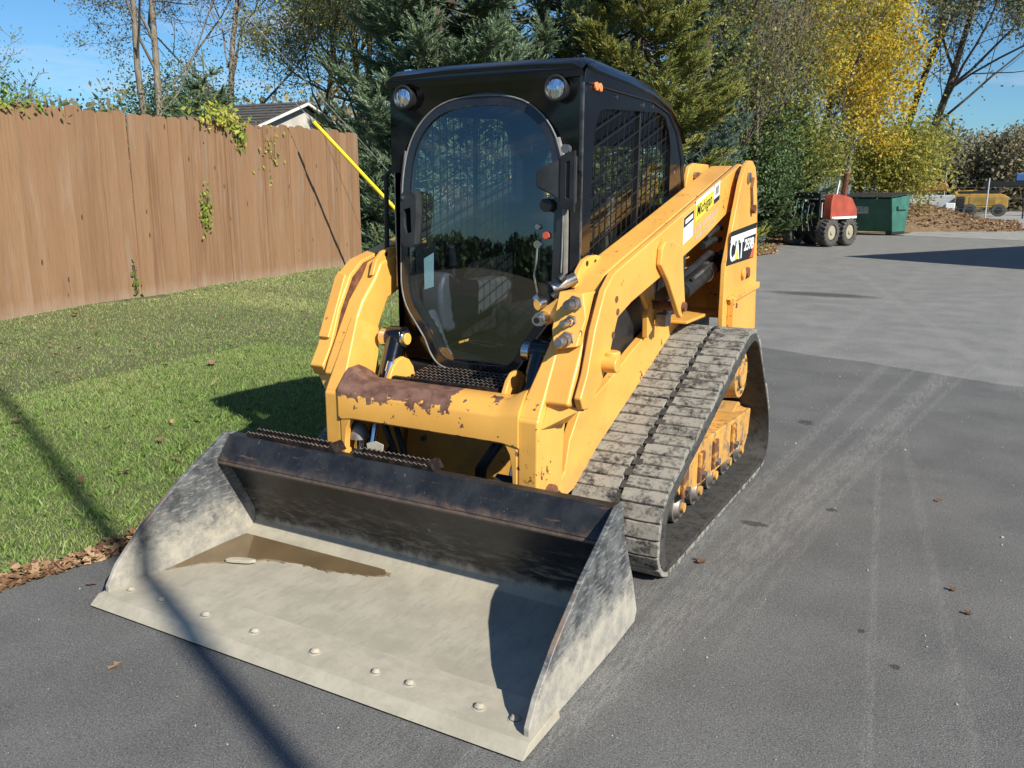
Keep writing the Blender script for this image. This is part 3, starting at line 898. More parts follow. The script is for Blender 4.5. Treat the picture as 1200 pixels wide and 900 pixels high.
def grow(rs, p, d, L, r, depth, maxd, out, tips, up=.15, spread=.7, nch=4, jit=.16):
    n = 6; pts = [p]; d = np.array(d, float); d /= np.linalg.norm(d)
    for i in range(n):
        d = d + rs.normal(0, jit, 3)*(.5 if depth == 0 else 1); d[2] += up*(.3 if depth else .1); d /= np.linalg.norm(d)
        pts.append(pts[-1]+d*L/n)
    rr = [max(r*(1-.62*i/n), .0065) for i in range(n+1)]
    if depth == 0: rr[0] *= 1.3
    out[min(depth, 1)].append((pts, rr))
    if depth >= maxd:
        tips.append(pts[-1]); tips.append(pts[-3]); tips.append(pts[-2]); return
    k = nch if depth else nch+4
    for j in range(k):
        t = rs.uniform(.30 if depth == 0 else .15, 1.0); i = min(n-1, int(t*n)); q = pts[i]+(pts[i+1]-pts[i])*(t*n-i)
        dd = (pts[i+1]-pts[i]); dd /= np.linalg.norm(dd)
        w = rs.normal(0, 1, 3); w -= dd*w.dot(dd); w /= np.linalg.norm(w)
        nd = dd*(1-spread*.6)+w*spread; nd[2] += .25
        grow(rs, q, nd, L*rs.uniform(.42, .62)*(1.15-.45*t), r*(1-.62*t)*.46, depth+1, maxd, out, tips, up, spread, nch, jit)

QL = [(0, -.5, 0), (.26, 0, .06), (0, .5, 0), (-.26, 0, .06)]
QF = [(0, 1, 2), (0, 2, 3)]
def tree(name, label, cat, group, xy, H, r, leafm, bark, seed, nleaf=12000, lsize=.09, lean=(0, 0), spread=.7, maxd=3, cl=.35, low=0, stems=1, nch=4, up=.15, tone=(.5, .22), base=0.0, jit=.16):
    rs = np.random.default_rng(seed); out = [[], []]; tips = []
    for s in range(stems):
        off = np.array([rs.normal(0, .25), rs.normal(0, .25), -.1]) if stems > 1 else np.array([0, 0, -.1])
        ln = np.array([lean[0]+(rs.normal(0, .16) if stems > 1 else 0), lean[1]+(rs.normal(0, .16) if stems > 1 else 0), 1.])
        grow(rs, off, ln, H*(rs.uniform(.7, .85) if stems > 1 else .8), r*(rs.uniform(.6, 1) if stems > 1 else 1), 0, maxd, out, tips, up, spread, nch, jit)
    t = thing(name, label, cat, (xy[0], xy[1], base), 0, group)
    V, F = wood_arrays(out[0], 8); np_mesh('trunk', V, 4, F, bark, t, smooth=True)
    if out[1]:
        V, F = wood_arrays(out[1], 4); np_mesh('branches', V, 4, F, bark, t, smooth=True)
    tips = np.array(tips); tips = tips[tips[:, 2] > low]
    if nleaf:
        i = rs.integers(0, len(tips), nleaf)
        P = tips[i]+rs.normal(0, cl, (nleaf, 3))*np.array([1, 1, .8])
        d = rs.normal(0, 1, (nleaf, 3)); d[:, 2] -= .3
        V, F = scatter(QL, QF, P, basis(d, rs.uniform(0, 6.28, nleaf)), lsize*rs.uniform(.6, 1.35, nleaf))
        tn = np.clip(rs.normal(tone[0], tone[1], nleaf)+(rs.random(len(tips))[i]-.5)*.35, 0, 1)
        np_mesh('crown', V, 3, F, leafm, t, tone=np.repeat(tn, 4))
    return t

# one needle twig: a thin stem with whorls of blades sweeping forward
def twig_template(k=11, wdt=.10, ln=.34):
    v, f_ = [], []
    for j in range(k):
        a = j*2.4; z = j/k*.85; rr = ln*(1-.25*z)*.55
        c_, s_ = math.cos(a), math.sin(a); o = len(v)
        v += [(-s_*wdt*.5, c_*wdt*.5, z-.02), (s_*wdt*.5, -c_*wdt*.5, z-.02), (c_*rr, s_*rr, z+.24)]
        f_.append((o, o+1, o+2))
    o = len(v); v += [(-.05, 0, 0), (.05, 0, 0), (0, 0, 1.12), (0, -.05, 0), (0, .05, 0)]; f_ += [(o, o+1, o+2), (o+3, o+4, o+2)]
    return v, f_
TV, TF = twig_template()
def conifer(name, label, cat, group, xy, H, R, mat, seed, twl=.26, dens=1.0, droop=.25, base=0.0, levels=.26, nb=9, top=1.0, tone=(.45, .18), z0=.15, dead=0):
    rs = np.random.default_rng(seed); P, D, S, T = [], [], [], []; br = []
    z = z0
    while z < H*.97:
        rad_ = R*(1-z/H)**.75*rs.uniform(.85, 1.1)
        for b in range(int(nb*(.5+.5*rad_/R)+1)):
            az = rs.uniform(0, 2*PI); L = rad_*rs.uniform(.7, 1.12); zz = z+rs.uniform(-.12, .12)
            n = 7; t = np.linspace(0, 1, n)
            q = np.stack([np.cos(az)*L*t, np.sin(az)*L*t, zz - droop*L*np.sin(t*2.2)*.8+.30*L*t**3*.6], 1)
            br.append((q, .028*(1-.8*t)*(L/R+.3)))
            m = int(L/twl*11*dens)+3
            tt = rs.uniform(.25, 1, m)**.75; i = np.minimum((tt*(n-1)).astype(int), n-2); fr = tt*(n-1)-i
            pos = q[i]+(q[i+1]-q[i])*fr[:, None]
            dirb = q[i+1]-q[i]; dirb /= np.linalg.norm(dirb, axis=1, keepdims=True)
            sd = np.stack([-np.sin(az)*np.ones(m), np.cos(az)*np.ones(m), np.zeros(m)], 1)
            sg = rs.choice([-1, 1], m)[:, None]*rs.uniform(.2, 1.2, m)[:, None]
            dd = dirb+sd*sg; dd[:, 2] += rs.uniform(-.15, .65, m)
            # side sprays: shift outwards from the branch axis
            dn = dd/np.linalg.norm(dd, axis=1, keepdims=True)
            P.append(pos+dn*(rs.random(m)**1.5)[:, None]*L*.22*(1-tt*.5)[:, None]); D.append(dd)
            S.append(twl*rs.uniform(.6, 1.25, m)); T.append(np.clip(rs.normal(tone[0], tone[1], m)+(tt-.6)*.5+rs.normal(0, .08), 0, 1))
        z += levels*rs.uniform(.8, 1.2)
    # leader
    P.append(np.array([[0, 0, H*.96]])); D.append(np.array([[0, 0, 1.]])); S.append(np.array([.5])); T.append(np.array([.7]))
    P, D, S, T = map(np.concatenate, (P, D, S, T)); n = len(P)
    V, F = scatter(TV, TF, P, basis(D, rs.uniform(0, 6, n)), S)
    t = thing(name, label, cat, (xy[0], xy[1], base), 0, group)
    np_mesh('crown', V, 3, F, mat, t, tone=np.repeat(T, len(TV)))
    br.append((np.array([[0, 0, -.1], [0, 0, H*.5], [0, 0, H]]), np.array([.16, .10, .02])*H/10))
    V, F = wood_arrays(br, 5); np_mesh('trunk', V, 4, F, BARKD, t, smooth=True)
    return t, n
cnt = 0
GS = 'spruces behind the cab'
for a in (
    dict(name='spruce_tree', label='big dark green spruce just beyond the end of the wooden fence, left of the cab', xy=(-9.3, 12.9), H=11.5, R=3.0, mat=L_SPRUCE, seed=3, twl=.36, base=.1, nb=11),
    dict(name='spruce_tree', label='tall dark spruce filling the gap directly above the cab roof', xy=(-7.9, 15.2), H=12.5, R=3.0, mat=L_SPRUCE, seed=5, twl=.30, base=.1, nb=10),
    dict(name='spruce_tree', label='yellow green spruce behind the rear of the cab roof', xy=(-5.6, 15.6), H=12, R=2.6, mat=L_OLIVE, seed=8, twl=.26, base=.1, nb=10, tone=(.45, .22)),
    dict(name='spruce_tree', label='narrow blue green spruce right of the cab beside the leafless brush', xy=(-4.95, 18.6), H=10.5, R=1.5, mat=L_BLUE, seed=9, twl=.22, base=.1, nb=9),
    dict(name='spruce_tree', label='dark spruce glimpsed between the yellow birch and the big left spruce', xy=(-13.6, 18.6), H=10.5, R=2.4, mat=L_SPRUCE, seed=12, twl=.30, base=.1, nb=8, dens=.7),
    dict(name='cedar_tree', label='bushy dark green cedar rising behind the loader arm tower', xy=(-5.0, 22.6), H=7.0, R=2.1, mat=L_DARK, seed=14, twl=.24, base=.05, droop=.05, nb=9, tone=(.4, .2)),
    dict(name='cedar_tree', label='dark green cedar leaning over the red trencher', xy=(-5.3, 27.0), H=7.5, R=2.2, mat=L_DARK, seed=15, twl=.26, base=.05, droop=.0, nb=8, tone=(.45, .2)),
    dict(name='spruce_tree', label='small dark evergreen top showing above the middle of the fence', xy=(-17.4, 13.6), H=5.0, R=2.2, mat=L_SPRUCE, seed=17, twl=.30, base=0, nb=7, dens=.6),
):
    a.setdefault('cat', 'tree'); a.setdefault('group', None)
    t, n = conifer(**a); cnt += n
print('twigs', cnt)

# leafy trees
tree('ash_tree', 'nearly leafless tree with a leaning trunk above the fence, left of the forked one', 'tree', None, (-19.6, 13.3), 12.5, .12, L_GREY, BARK, 21, 18000, .075, lean=(-.10, -.10), maxd=4, cl=.14, nch=4)
tree('ash_tree', 'thick pale trunked tree forking high above the fence', 'tree', None, (-18.9, 13.9), 13.5, .13, L_GREY, BARK, 22, 14000, .075, lean=(.0, .0), maxd=4, cl=.14, nch=4)
tree('ash_tree', 'slim straight tree right of the forked trunk with thin grey green leaves', 'tree', None, (-18.6, 15.6), 11.5, .13, L_GREY, BARK, 23, 20000, .075, lean=(.0, .02), maxd=4, cl=.18, nch=4)
tree('ash_tree', 'dark stemmed tree leaning right behind the garden shed', 'tree', None, (-17.8, 17.0), 11, .12, L_GREY, BARKD, 24, 20000, .08, lean=(.18, .14), maxd=4, cl=.2, nch=4)
tree('birch_tree', 'golden leafed tree between the bare trees and the big spruce', 'tree', None, (-15.3, 18.4), 11, .15, L_YGR, BARK, 25, 26000, .085, maxd=3, cl=.6, nch=5, tone=(.62, .22))
tree('birch_tree', 'second golden tree nearer the spruce, thinner and taller', 'tree', None, (-16.8, 20.5), 13, .16, L_YGR, BARK, 26, 20000, .09, maxd=3, cl=.6, nch=5, tone=(.55, .22))
tree('willow_bush', 'wispy pale shrub against open sky above the left part of the fence', 'shrub', None, (-19.2, 9.6), 5.2, .07, L_GREY, BARK, 27, 2600, .05, lean=(-.35, -.25), maxd=3, cl=.12, stems=4, nch=5)
tree('green_bush', 'dark green tree top at the left edge of the picture over the fence', 'tree', None, (-17.8, 6.6), 4.6, .12, L_DARK, BARKD, 28, 14000, .09, maxd=2, cl=.5, nch=5)
tree('green_bush', 'dark leafy bush behind the fence under the forked tree', 'shrub', None, (-19.5, 15.0), 4.8, .10, L_DARK, BARKD, 29, 20000, .09, maxd=2, cl=.6, stems=3, nch=5)
# brush between the blue spruce and the yellow maples
tree('leafless_brush', 'grey brown leafless brush with a thin pale stem behind the loader tower', 'shrub', None, (-4.6, 20.6), 8.5, .06, L_BROWN, BARK, 31, 13000, .07, maxd=3, cl=.35, stems=5, nch=5, spread=.5)
tree('green_bush', 'olive leafed tree filling the gap behind the blue spruce', 'tree', None, (-6.6, 21.5), 9.5, .10, L_YGR, BARKD, 36, 26000, .10, maxd=3, cl=.5, stems=2, nch=5, tone=(.28, .2))
tree('leafless_brush', 'taller olive green brush rising over the cedar', 'shrub', None, (-5.3, 24.6), 11, .08, L_YGR, BARKD, 32, 17000, .10, maxd=3, cl=.55, stems=4, nch=5, spread=.5)
tree('green_bush', 'loose dark green bush at the verge behind the tower', 'shrub', None, (-4.55, 21.6), 3.2, .05, L_DARK, BARKD, 33, 16000, .10, maxd=2, cl=.4, stems=6, nch=5, tone=(.5, .25))
tree('green_bush', 'yellow flecked green bush behind the red trencher', 'shrub', None, (-5.2, 29.0), 4.2, .06, L_YGR, BARKD, 34, 22000, .12, maxd=2, cl=.55, stems=6, nch=5, tone=(.35, .28))
tree('dry_thicket', 'dry twiggy thicket at the foot of the spruces by the fence end', 'shrub', None, (-8.1, 11.4), 1.5, .025, L_BROWN, BARKL, 35, 5000, .06, maxd=2, cl=.25, stems=7, nch=5, base=.12)
# yellow maples and tall trunks
tree('maple_tree', 'bright yellow autumn tree standing above the red trencher', 'tree', None, (-4.5, 31.0), 9.6, .12, L_YEL, BARKD, 41, 17000, .15, maxd=3, cl=.26, spread=.65, stems=3, nch=5, tone=(.62, .2))
tree('maple_tree', 'bright yellow tree with a pale crooked trunk behind the green dumpster', 'tree', None, (-4.2, 36.0), 9.2, .15, L_YEL, BARK, 42, 16000, .17, maxd=3, cl=.28, spread=.7, stems=2, nch=5, tone=(.60, .22), lean=(.01, 0))
tree('maple_tree', 'yellow green sapling low behind the right end of the dumpster', 'tree', None, (-2.4, 40.0), 4.6, .08, L_YGR, BARK, 43, 16000, .16, maxd=2, cl=.6, stems=7, nch=5, tone=(.6, .25), lean=(.12, 0))
tree('maple_tree', 'tall golden tree at the back whose top leaves the picture', 'tree', None, (-6.0, 38.0), 14, .2, L_YEL, BARKD, 44, 13000, .16, maxd=3, cl=.32, spread=.55, nch=5, tone=(.5, .25))
tree('locust_tree', 'tall dark trunk rising straight above the yellow trees', 'tree', None, (-4.2, 42.0), 17, .24, L_GREY, BARKD, 45, 6000, .15, lean=(.06, 0), maxd=3, cl=.7, nch=4, tone=(.45, .25))
tree('locust_tree', 'dark slanting trunk leaning right over the dumpster', 'tree', None, (-3.4, 44.0), 17, .22, L_GREY, BARKD, 46, 7000, .15, lean=(.20, 0), maxd=4, cl=.3, nch=4, jit=.1)
tree('locust_tree', 'rightmost slanting trunk whose grey green branches hang over open sky', 'tree', None, (-2.8, 43.0), 17, .22, L_GREY, BARKD, 47, 42000, .15, lean=(.42, 0), maxd=4, cl=.4, nch=4, low=8, jit=.12)
# far woods: one mass on the right horizon, and one all round behind the camera
def wood_mass(name, label, pts, hs, mat, n, ls, depth=14, kind='stuff', seed=1, tone=(.5, .25)):
    rs = np.random.default_rng(seed); pts = np.array(pts, float)
    seg = rs.integers(0, len(pts)-1, 240); t = rs.random(240)
    c = pts[seg]+(pts[seg+1]-pts[seg])*t[:, None]; h = (np.array(hs)[seg]+(np.array(hs)[seg+1]-np.array(hs)[seg])*t)*rs.uniform(.6, 1.08, 240)
    c = c+rs.normal(0, depth/3, c.shape); ct = rs.normal(0, .2, 240)
    i = rs.integers(0, 240, n); a = rs.uniform(0, 6.28, n); rr = rs.random(n)**.5
    zf = rs.random(n)
    w = h[i]*.38*np.sqrt(np.clip(1-(zf*1.0-.35)**2*1.9, .05, 1))*rr
    P = np.stack([c[i, 0]+np.cos(a)*w, c[i, 1]+np.sin(a)*w, h[i]*zf], 1)+rs.normal(0, .25, (n, 3)); P[:, 2] = np.maximum(P[:, 2], .1)
    d = rs.normal(0, 1, (n, 3))
    V, F = scatter(QL, QF, P, basis(d, rs.uniform(0, 6, n)), ls*rs.uniform(.5, 1.5, n))
    o = np_mesh(name, V, 3, F, mat, tone=np.repeat(np.clip(rs.normal(tone[0], tone[1], n)+ct[i], 0, 1), 4))
    return tag(o, label, 'trees', kind=kind)
L_FAR = leafmat('far_wood_with_haze', [(0, (.13, .145, .085)), (.35, (.20, .195, .12)), (.7, (.27, .22, .15)), (1, (.36, .29, .13))], .8, .35)  # lightened stops: distance haze is put into the leaf colour
wood_mass('far_woodland', 'low hazy brown and green wood on the right horizon', [(-14, 105), (3, 110), (20, 115), (50, 110)], [9, 8.2, 7.2, 6.8], L_FAR, 230000, .42, seed=2)
wood_mass('rear_woodland', 'dark tree line behind the camera mirrored in the cab door', [(-60, -35), (-25, -70), (10, -80), (60, -70), (90, -25)], [3.5, 4.5, 4, 5, 4], L_DARK, 50000, 1.0, seed=3)
wood_mass('left_woodland', 'distant trees glimpsed between the trunks behind the fence', [(-75, 15), (-62, 40), (-40, 62)], [7, 8, 10], L_FAR, 50000, .6, seed=4)

# vines on the fence
def vine(label, s_, z, w, h, n, size=.07, out=.05, seed=1, stem=None, tone=(.5, .25)):
    rs = np.random.default_rng(seed)
    p = S0+fd*s_
    P = np.stack([rs.normal(0, w/2.2, n), -rs.uniform(.0, out, n)-.02, rs.normal(0, h/2.2, n)], 1)
    d = rs.normal(0, .5, (n, 3)); d[:, 1] -= 1
    V, F = scatter(QL, QF, P, basis(d, rs.uniform(0, 6, n)), size*rs.uniform(.6, 1.3, n))
    t = thing('climbing_vine', label, 'vine', (p.x, p.y, z), fang, 'vines on the wooden fence')
    np_mesh('leaves', V, 3, F, L_VINE, t, tone=np.repeat(np.clip(rs.normal(*tone, n), 0, 1), 4))
    st = []
    for k in range(3):
        q = np.array([[rs.normal(0, w/4), -.02, h/2], [rs.normal(0, w/4), -.035, 0], [rs.normal(0, w/4), -.02, -h/2]]); st.append((q, np.array([.006, .005, .003])))
    V, F = wood_arrays(st, 4); np_mesh('stem', V, 4, F, BARKD, t)
VS = 4.5
vine('bright yellow green vine heaped over the fence top beside the shed roof', VS+4.05, 2.60, .65, .20, 300, .08, .12, 1, tone=(.72, .2))
vine('green vine cluster hanging just below the heap on the fence top', VS+4.45, 2.38, .18, .26, 70, .09, .08, 2, tone=(.4, .2))
vine('thin trailing vine on the boards left of the yellow guy guard', VS+5.3, 2.15, .42, .5, 45, .075, .04, 3, tone=(.55, .3))
vine('small square patch of vine halfway up the middle boards', VS+3.55, 1.22, .14, .34, 110, .065, .05, 4, tone=(.4, .2))
vine('little sprig of vine at the foot of the boards', VS+2.05, .42, .10, .34, 40, .055, .05, 5, tone=(.2, .15))
vine('brown and green vine spilling over the far left of the fence top', VS+.25, 2.48, 1.0, .14, 150, .065, .10, 6, tone=(.25, .3))
#PART4
# ================================================================== THE COMPACT TRACK LOADER
# machine axes: +X its left side, -Y its front, Z up; origin on the ground between the tracks
L = thing('compact_track_loader', 'yellow and black compact track loader with a muddy bucket lowered on the asphalt', 'track loader', (0, 0, 0))

def xform(mb, fn): mb.v = [tuple(fn(Vector(p))) for p in mb.v]; return mb
def lettering(txt, size, mat, parent, origin, udir, vdir, depth=.0015, bold=0.0, shear=0.0, width=None):
    cu = bpy.data.curves.new('lettering', 'FONT'); cu.body = txt; cu.size = size; cu.extrude = depth; cu.offset = bold; cu.shear = shear
    tmp = bpy.data.objects.new('tmp_text', cu); col.objects.link(tmp)
    dg = bpy.context.evaluated_depsgraph_get(); me = bpy.data.meshes.new_from_object(tmp.evaluated_get(dg))
    bpy.data.objects.remove(tmp)
    U, V_ = Vector(udir).normalized(), Vector(vdir)
    V_ = (V_-U*0).normalized(); Nn = U.cross(V_).normalized()
    xs = [v.co.x for v in me.vertices]; k = (width/(max(xs)-min(xs))) if width else 1
    for v in me.vertices:
        c = v.co.copy(); v.co = Vector(origin)+U*c.x*k+V_*c.y+Nn*c.z
    me.materials.clear(); me.materials.append(mat)
    o = bpy.data.objects.new('lettering', me); col.objects.link(o); o.parent = parent
    return o

# ---- tracks
LOOP = [(-.60, 0), (-.72, .012), (-.79, .07), (-.825, .17), (-.80, .30), (-.70, .40), (-.25, .585), (.25, .79), (.42, .85), (.53, .86), (.63, .825), (.71, .745), (.86, .56), (1.0, .37), (1.055, .22), (1.05, .10), (.98, .02), (.86, 0), (.5, 0), (0, 0)]
ctrl = [Vector((0, a, b)) for a, b in LOOP]
dense = catmull(ctrl, 12)
acc = [0]
for i in range(len(dense)): acc.append(acc[-1]+(dense[(i+1) % len(dense)]-dense[i]).length)
PER = acc[-1]
def at_arc(s_):
    s_ %= PER; import bisect
    i = bisect.bisect_right(acc, s_)-1; t = (s_-acc[i])/(acc[i+1]-acc[i]+1e-9)
    a, b = dense[i % len(dense)], dense[(i+1) % len(dense)]
    p = a.lerp(b, t); d = (dense[(i+2) % len(dense)]-dense[i-1]).normalized()
    return p, d
def loop_pts(n, inset):
    out = []
    for i in range(n):
        p, d = at_arc(i*PER/n); nn = Vector((0, -d.z, d.y)); out.append(p-nn*inset)
    return out
NB = 64
XI, XO = .487, .887
def tread_bar(seed, w):
    rs = random.Random(seed); mb = MB(); n = 4
    hw = PER/NB*.5; rings_ = []
    for i in range(n+1):
        x = -w/2+w*i/n; a = hw*rs.uniform(.88, .985); b = hw*rs.uniform(.88, .985); h = .021*rs.uniform(.85, 1.15)
        ed = 1 if 0 < i < n else .9
        rings_.append([(x, -a*1.05, -.004), (x, -a*.92*ed, h), (x, b*.92*ed, h), (x, b*1.05, -.004)])
    mb.rings(rings_); return mb
bars = [tread_bar(s, .183) for s in range(4)]
def make_track(sx):
    N_ = 150
    o1, o2, o3 = loop_pts(N_, .028), loop_pts(N_, .050), loop_pts(N_, .066)
    mb = MB(); x0, x1 = XI*sx, XO*sx
    rings_ = []
    for a, b, c in zip(o1, o2, o3):
        e = .022*sx
        rings_.append([(x0, b.y, b.z), (x0+e*.4, a.y, a.z), (x1-e*.4, a.y, a.z), (x1, b.y, b.z), (x1, c.y, c.z), (x1-e*2.2, c.y, c.z), (x1-e*3.2, c.y*1.0, c.z+0.0), (x0+e, c.y, c.z)])
    rings_.append(rings_[0]); mb.rings(rings_, cap=False)
    belt = mb.build('rubber_track', RUB, L)
    # inner drive lugs seen inside the loop
    lg = MB()
    for i in range(NB):
        p, d = at_arc((i+.5)*PER/NB); nn = Vector((0, -d.z, d.y)); q = p-nn*.075
        ang = math.atan2(d.z, d.y); b = MB().box((-.03, -.018, -.022), (.03, .018, .022))
        R = Matrix.Rotation(ang, 3, 'X')
        lg.add([R @ Vector(v)+q+Vector((sx*.63, 0, 0)) for v in b.v], b.f)
    lg.build('drive_lugs', RUB, belt, kind='stuff')
    pool = []
    for b in bars: pool.append(b.build('tread_bar', LUG, belt, bevel=.004, seg=1))
    k = 0
    for colx, off in ((XI+.006+.0915, 0.0), (XO-.008-.0915, .42)):
        for i in range(NB):
            s_ = (i+off)*PER/NB; p, d = at_arc(s_); nn = Vector((0, -d.z, d.y)); q = p-nn*.0285
            o = pool[k] if k < 4 else pool[(k*7+i) % 4].copy()
            if k >= 4: col.objects.link(o)
            k += 1; o.name = 'tread_bar'; o.parent = belt
            o.location = (sx*(colx+random.uniform(-.004, .004)), q.y, q.z)
            o.rotation_euler = (math.atan2(d.z, d.y), 0, random.uniform(-.02, .02))
    # zigzag middle rib
    mid = MB(); 
    for i in range(NB*2):
        p, d = at_arc(i*PER/NB/2); nn = Vector((0, -d.z, d.y)); q = p-nn*(.030 if i % 2 else .018)
        R = Matrix.Rotation(math.atan2(d.z, d.y), 3, 'X'); b = MB().box((-.019, -.020, -.006), (.019, .020, .010))
        cx = sx*((XI+XO)/2+.004+(.010 if i % 4 < 2 else -.010))
        mid.add([R @ Vector(v)+q+Vector((cx, 0, 0)) for v in b.v], b.f)
    mid.build('centre_rib', RUB, belt, kind='stuff')
    return belt
make_track(1); make_track(-1)

def dirty_y():
    t = NT('muddy_yellow_frame', .7)
    c = t.mix(t.step(t.noise(6, 6, .7), .4, .6), (.66, .34, .07), (.50, .26, .07))
    c = t.mix(t.step(t.noise(11, 8, .75, w=3), .50, .60), c, (.23, .155, .095))
    c = t.mix(t.step(t.noise(17, 7, .75, w=8), .60, .66), c, (.11, .05, .03))
    t.color(c); t.bump(t.noise(40, 6, .7), .4, .004); return t.m
YFRAME = dirty_y()
def make_undercarriage(sx):
    x0, x1 = sx*.60, sx*.795
    mb = MB(); prof = [(-.40, .31), (-.30, .215), (.0, .175), (.5, .165), (.90, .20), (.93, .345), (.62, .355), (.3, .375), (-.12, .385), (-.36, .375)]
    mb.prism(prof, min(x0, x1), max(x0, x1), 'x')
    fr = mb.build('track_frame', YFRAME, L, bevel=.006)
    MB().prism([(-.28, .38), (-.05, .385), (.62, .36), (.62, .46), (.40, .50), (.05, .52), (-.22, .47)], min(sx*.52, sx*.69), max(sx*.52, sx*.69), 'x').build('frame_top', YFRAME, fr, bevel=.008)
    for y in (-.27, -.02, .21, .55):       # flanged brackets on the outer face
        MB().box((min(x1, x1+sx*.018), y-.035, .20), (max(x1, x1+sx*.018), y+.035, .345)).build('bracket', RUSTY, fr, bevel=.006)
        MB().cyl((x1, y, .235), (x1+sx*.034, y, .235), .020, n=6).build('bolt', STEEL, fr, smooth=False)
    for y in (-.24, .02, .28, .54, .79):
        m2 = MB(); m2.cyl((sx*.54, y, .138), (sx*.765, y, .138), .072, n=24).cyl((sx*.765, y, .138), (sx*.785, y, .138), .058, .045, n=24)
        ro = m2.build('roller', ROLL, fr)
        MB().cyl((sx*.782, y, .14), (sx*.80, y, .14), .022, n=12).build('hub_cap', YFRAME, ro)
    for cy, cz, rr, nm in ((-.60, .235, .155, 'idler_wheel'), (.865, .235, .150, 'idler_wheel'), (.50, .62, .150, 'drive_sprocket')):
        m2 = MB(); m2.cyl((sx*.56, cy, cz), (sx*.74, cy, cz), rr, n=36)
        w = m2.build(nm, YFRAME if nm != 'drive_sprocket' else DULLB, fr, bevel=.006)
        m3 = MB(); xe = .835 if nm == 'drive_sprocket' else .775; m3.cyl((sx*.74, cy, cz), (sx*xe, cy, cz), rr*.86, rr*.80, n=30).cyl((sx*xe, cy, cz), (sx*(xe+.012), cy, cz), rr*.45, n=24)
        m3.build('wheel_hub', YFRAME, w, bevel=.003)
        if nm == 'drive_sprocket':
            for k in range(8):
                t = k*PI/4; MB().cyl((sx*.832, cy+.09*math.cos(t), cz+.09*math.sin(t)), (sx*.845, cy+.09*math.cos(t), cz+.09*math.sin(t)), .010, n=6).build('bolt', STEEL, w, smooth=False)
            MB().box((min(sx*.53, sx*.72), cy-.09, .45), (max(sx*.53, sx*.72), cy+.12, .56)).build('motor_mount', RUSTY, w, bevel=.01)
    # tension strut between the idler and the frame
    MB().box((min(sx*.74, sx*.77), -.56, .25), (max(sx*.74, sx*.77), -.30, .32)).build('idler_fork', YFRAME, fr, bevel=.006)
    return fr
def rusty_y():
    t = NT('rust_stained_yellow', .7)
    t.color(t.mix(t.step(t.noise(15, 6, .7), .42, .55), (.55, .27, .05), (.14, .06, .03))); return t.m
RUSTY = rusty_y()
ROLL = flat('worn_roller_steel', (.22, .19, .165), .5, .6, .3, 12, .1)
for sx in (1, -1): make_undercarriage(sx)

# ---- chassis
m = MB(); m.prism([(-.62, .26), (1.20, .22), (1.26, .45), (1.26, 1.02), (.66, 1.02), (.60, .76), (-.62, .76)], -.44, .44, 'x')
chas = m.build('chassis', DULLB, L, bevel=.01)
m = MB(); m.prism([(-.655, .22), (-.70, .30), (-.66, .56), (-.64, .72), (-.60, .72), (-.60, .22)], -.40, .40, 'x')
fp = m.build('front_plate', YEL, L, bevel=.006)
for (x, z) in ((-.2, .60), (.12, .58), (.3, .45), (-.3, .42), (.22, .38)): MB().cyl((x, -.675, z), (x, -.70, z-.003), .013, n=6).build('bolt', STEEL, fp, smooth=False)
for sx in (1, -1):
    # upright side wall of the chassis beside the footwell and the sloping rail above each track
    m = MB(); m.prism([(-.70, .30), (-.78, .46), (-.76, .62), (-.66, .82), (-.56, 1.22), (.62, 1.22), (.62, .8), (-.2, .5), (-.4, .3)], min(sx*.425, sx*.452), max(sx*.425, sx*.452), 'x')
    m.build('chassis_side', DULLB if sx > 0 else YEL, L, bevel=.004)
    rail = [(-.95, .40), (-.86, .335), (-.78, .345), (-.55, .46), (.05, .695), (.42, .805), (.62, .80), (.62, .86), (.40, .90), (.15, .915), (-.19, .815), (-.42, .735), (-.60, .69), (-.74, .66), (-.83, .56), (-.87, .44)]
    m = MB(); m.prism(rail, min(sx*.462, sx*.502), max(sx*.462, sx*.502), 'x')
    rl = m.build('frame_rail', YEL, L, bevel=.006)
    m = MB(); m.box((min(sx*.455, sx*.60), .30, .885), (max(sx*.455, sx*.60), .86, .90)); m.build('fender', YEL, rl, bevel=.004)
    MB().prism([(-.06, .86), (.02, .90), (.04, .99), (-.02, 1.03), (-.07, .97)], min(sx*.50, sx*.53), max(sx*.50, sx*.53), 'x').build('stop_block', YEL, rl, bevel=.006)
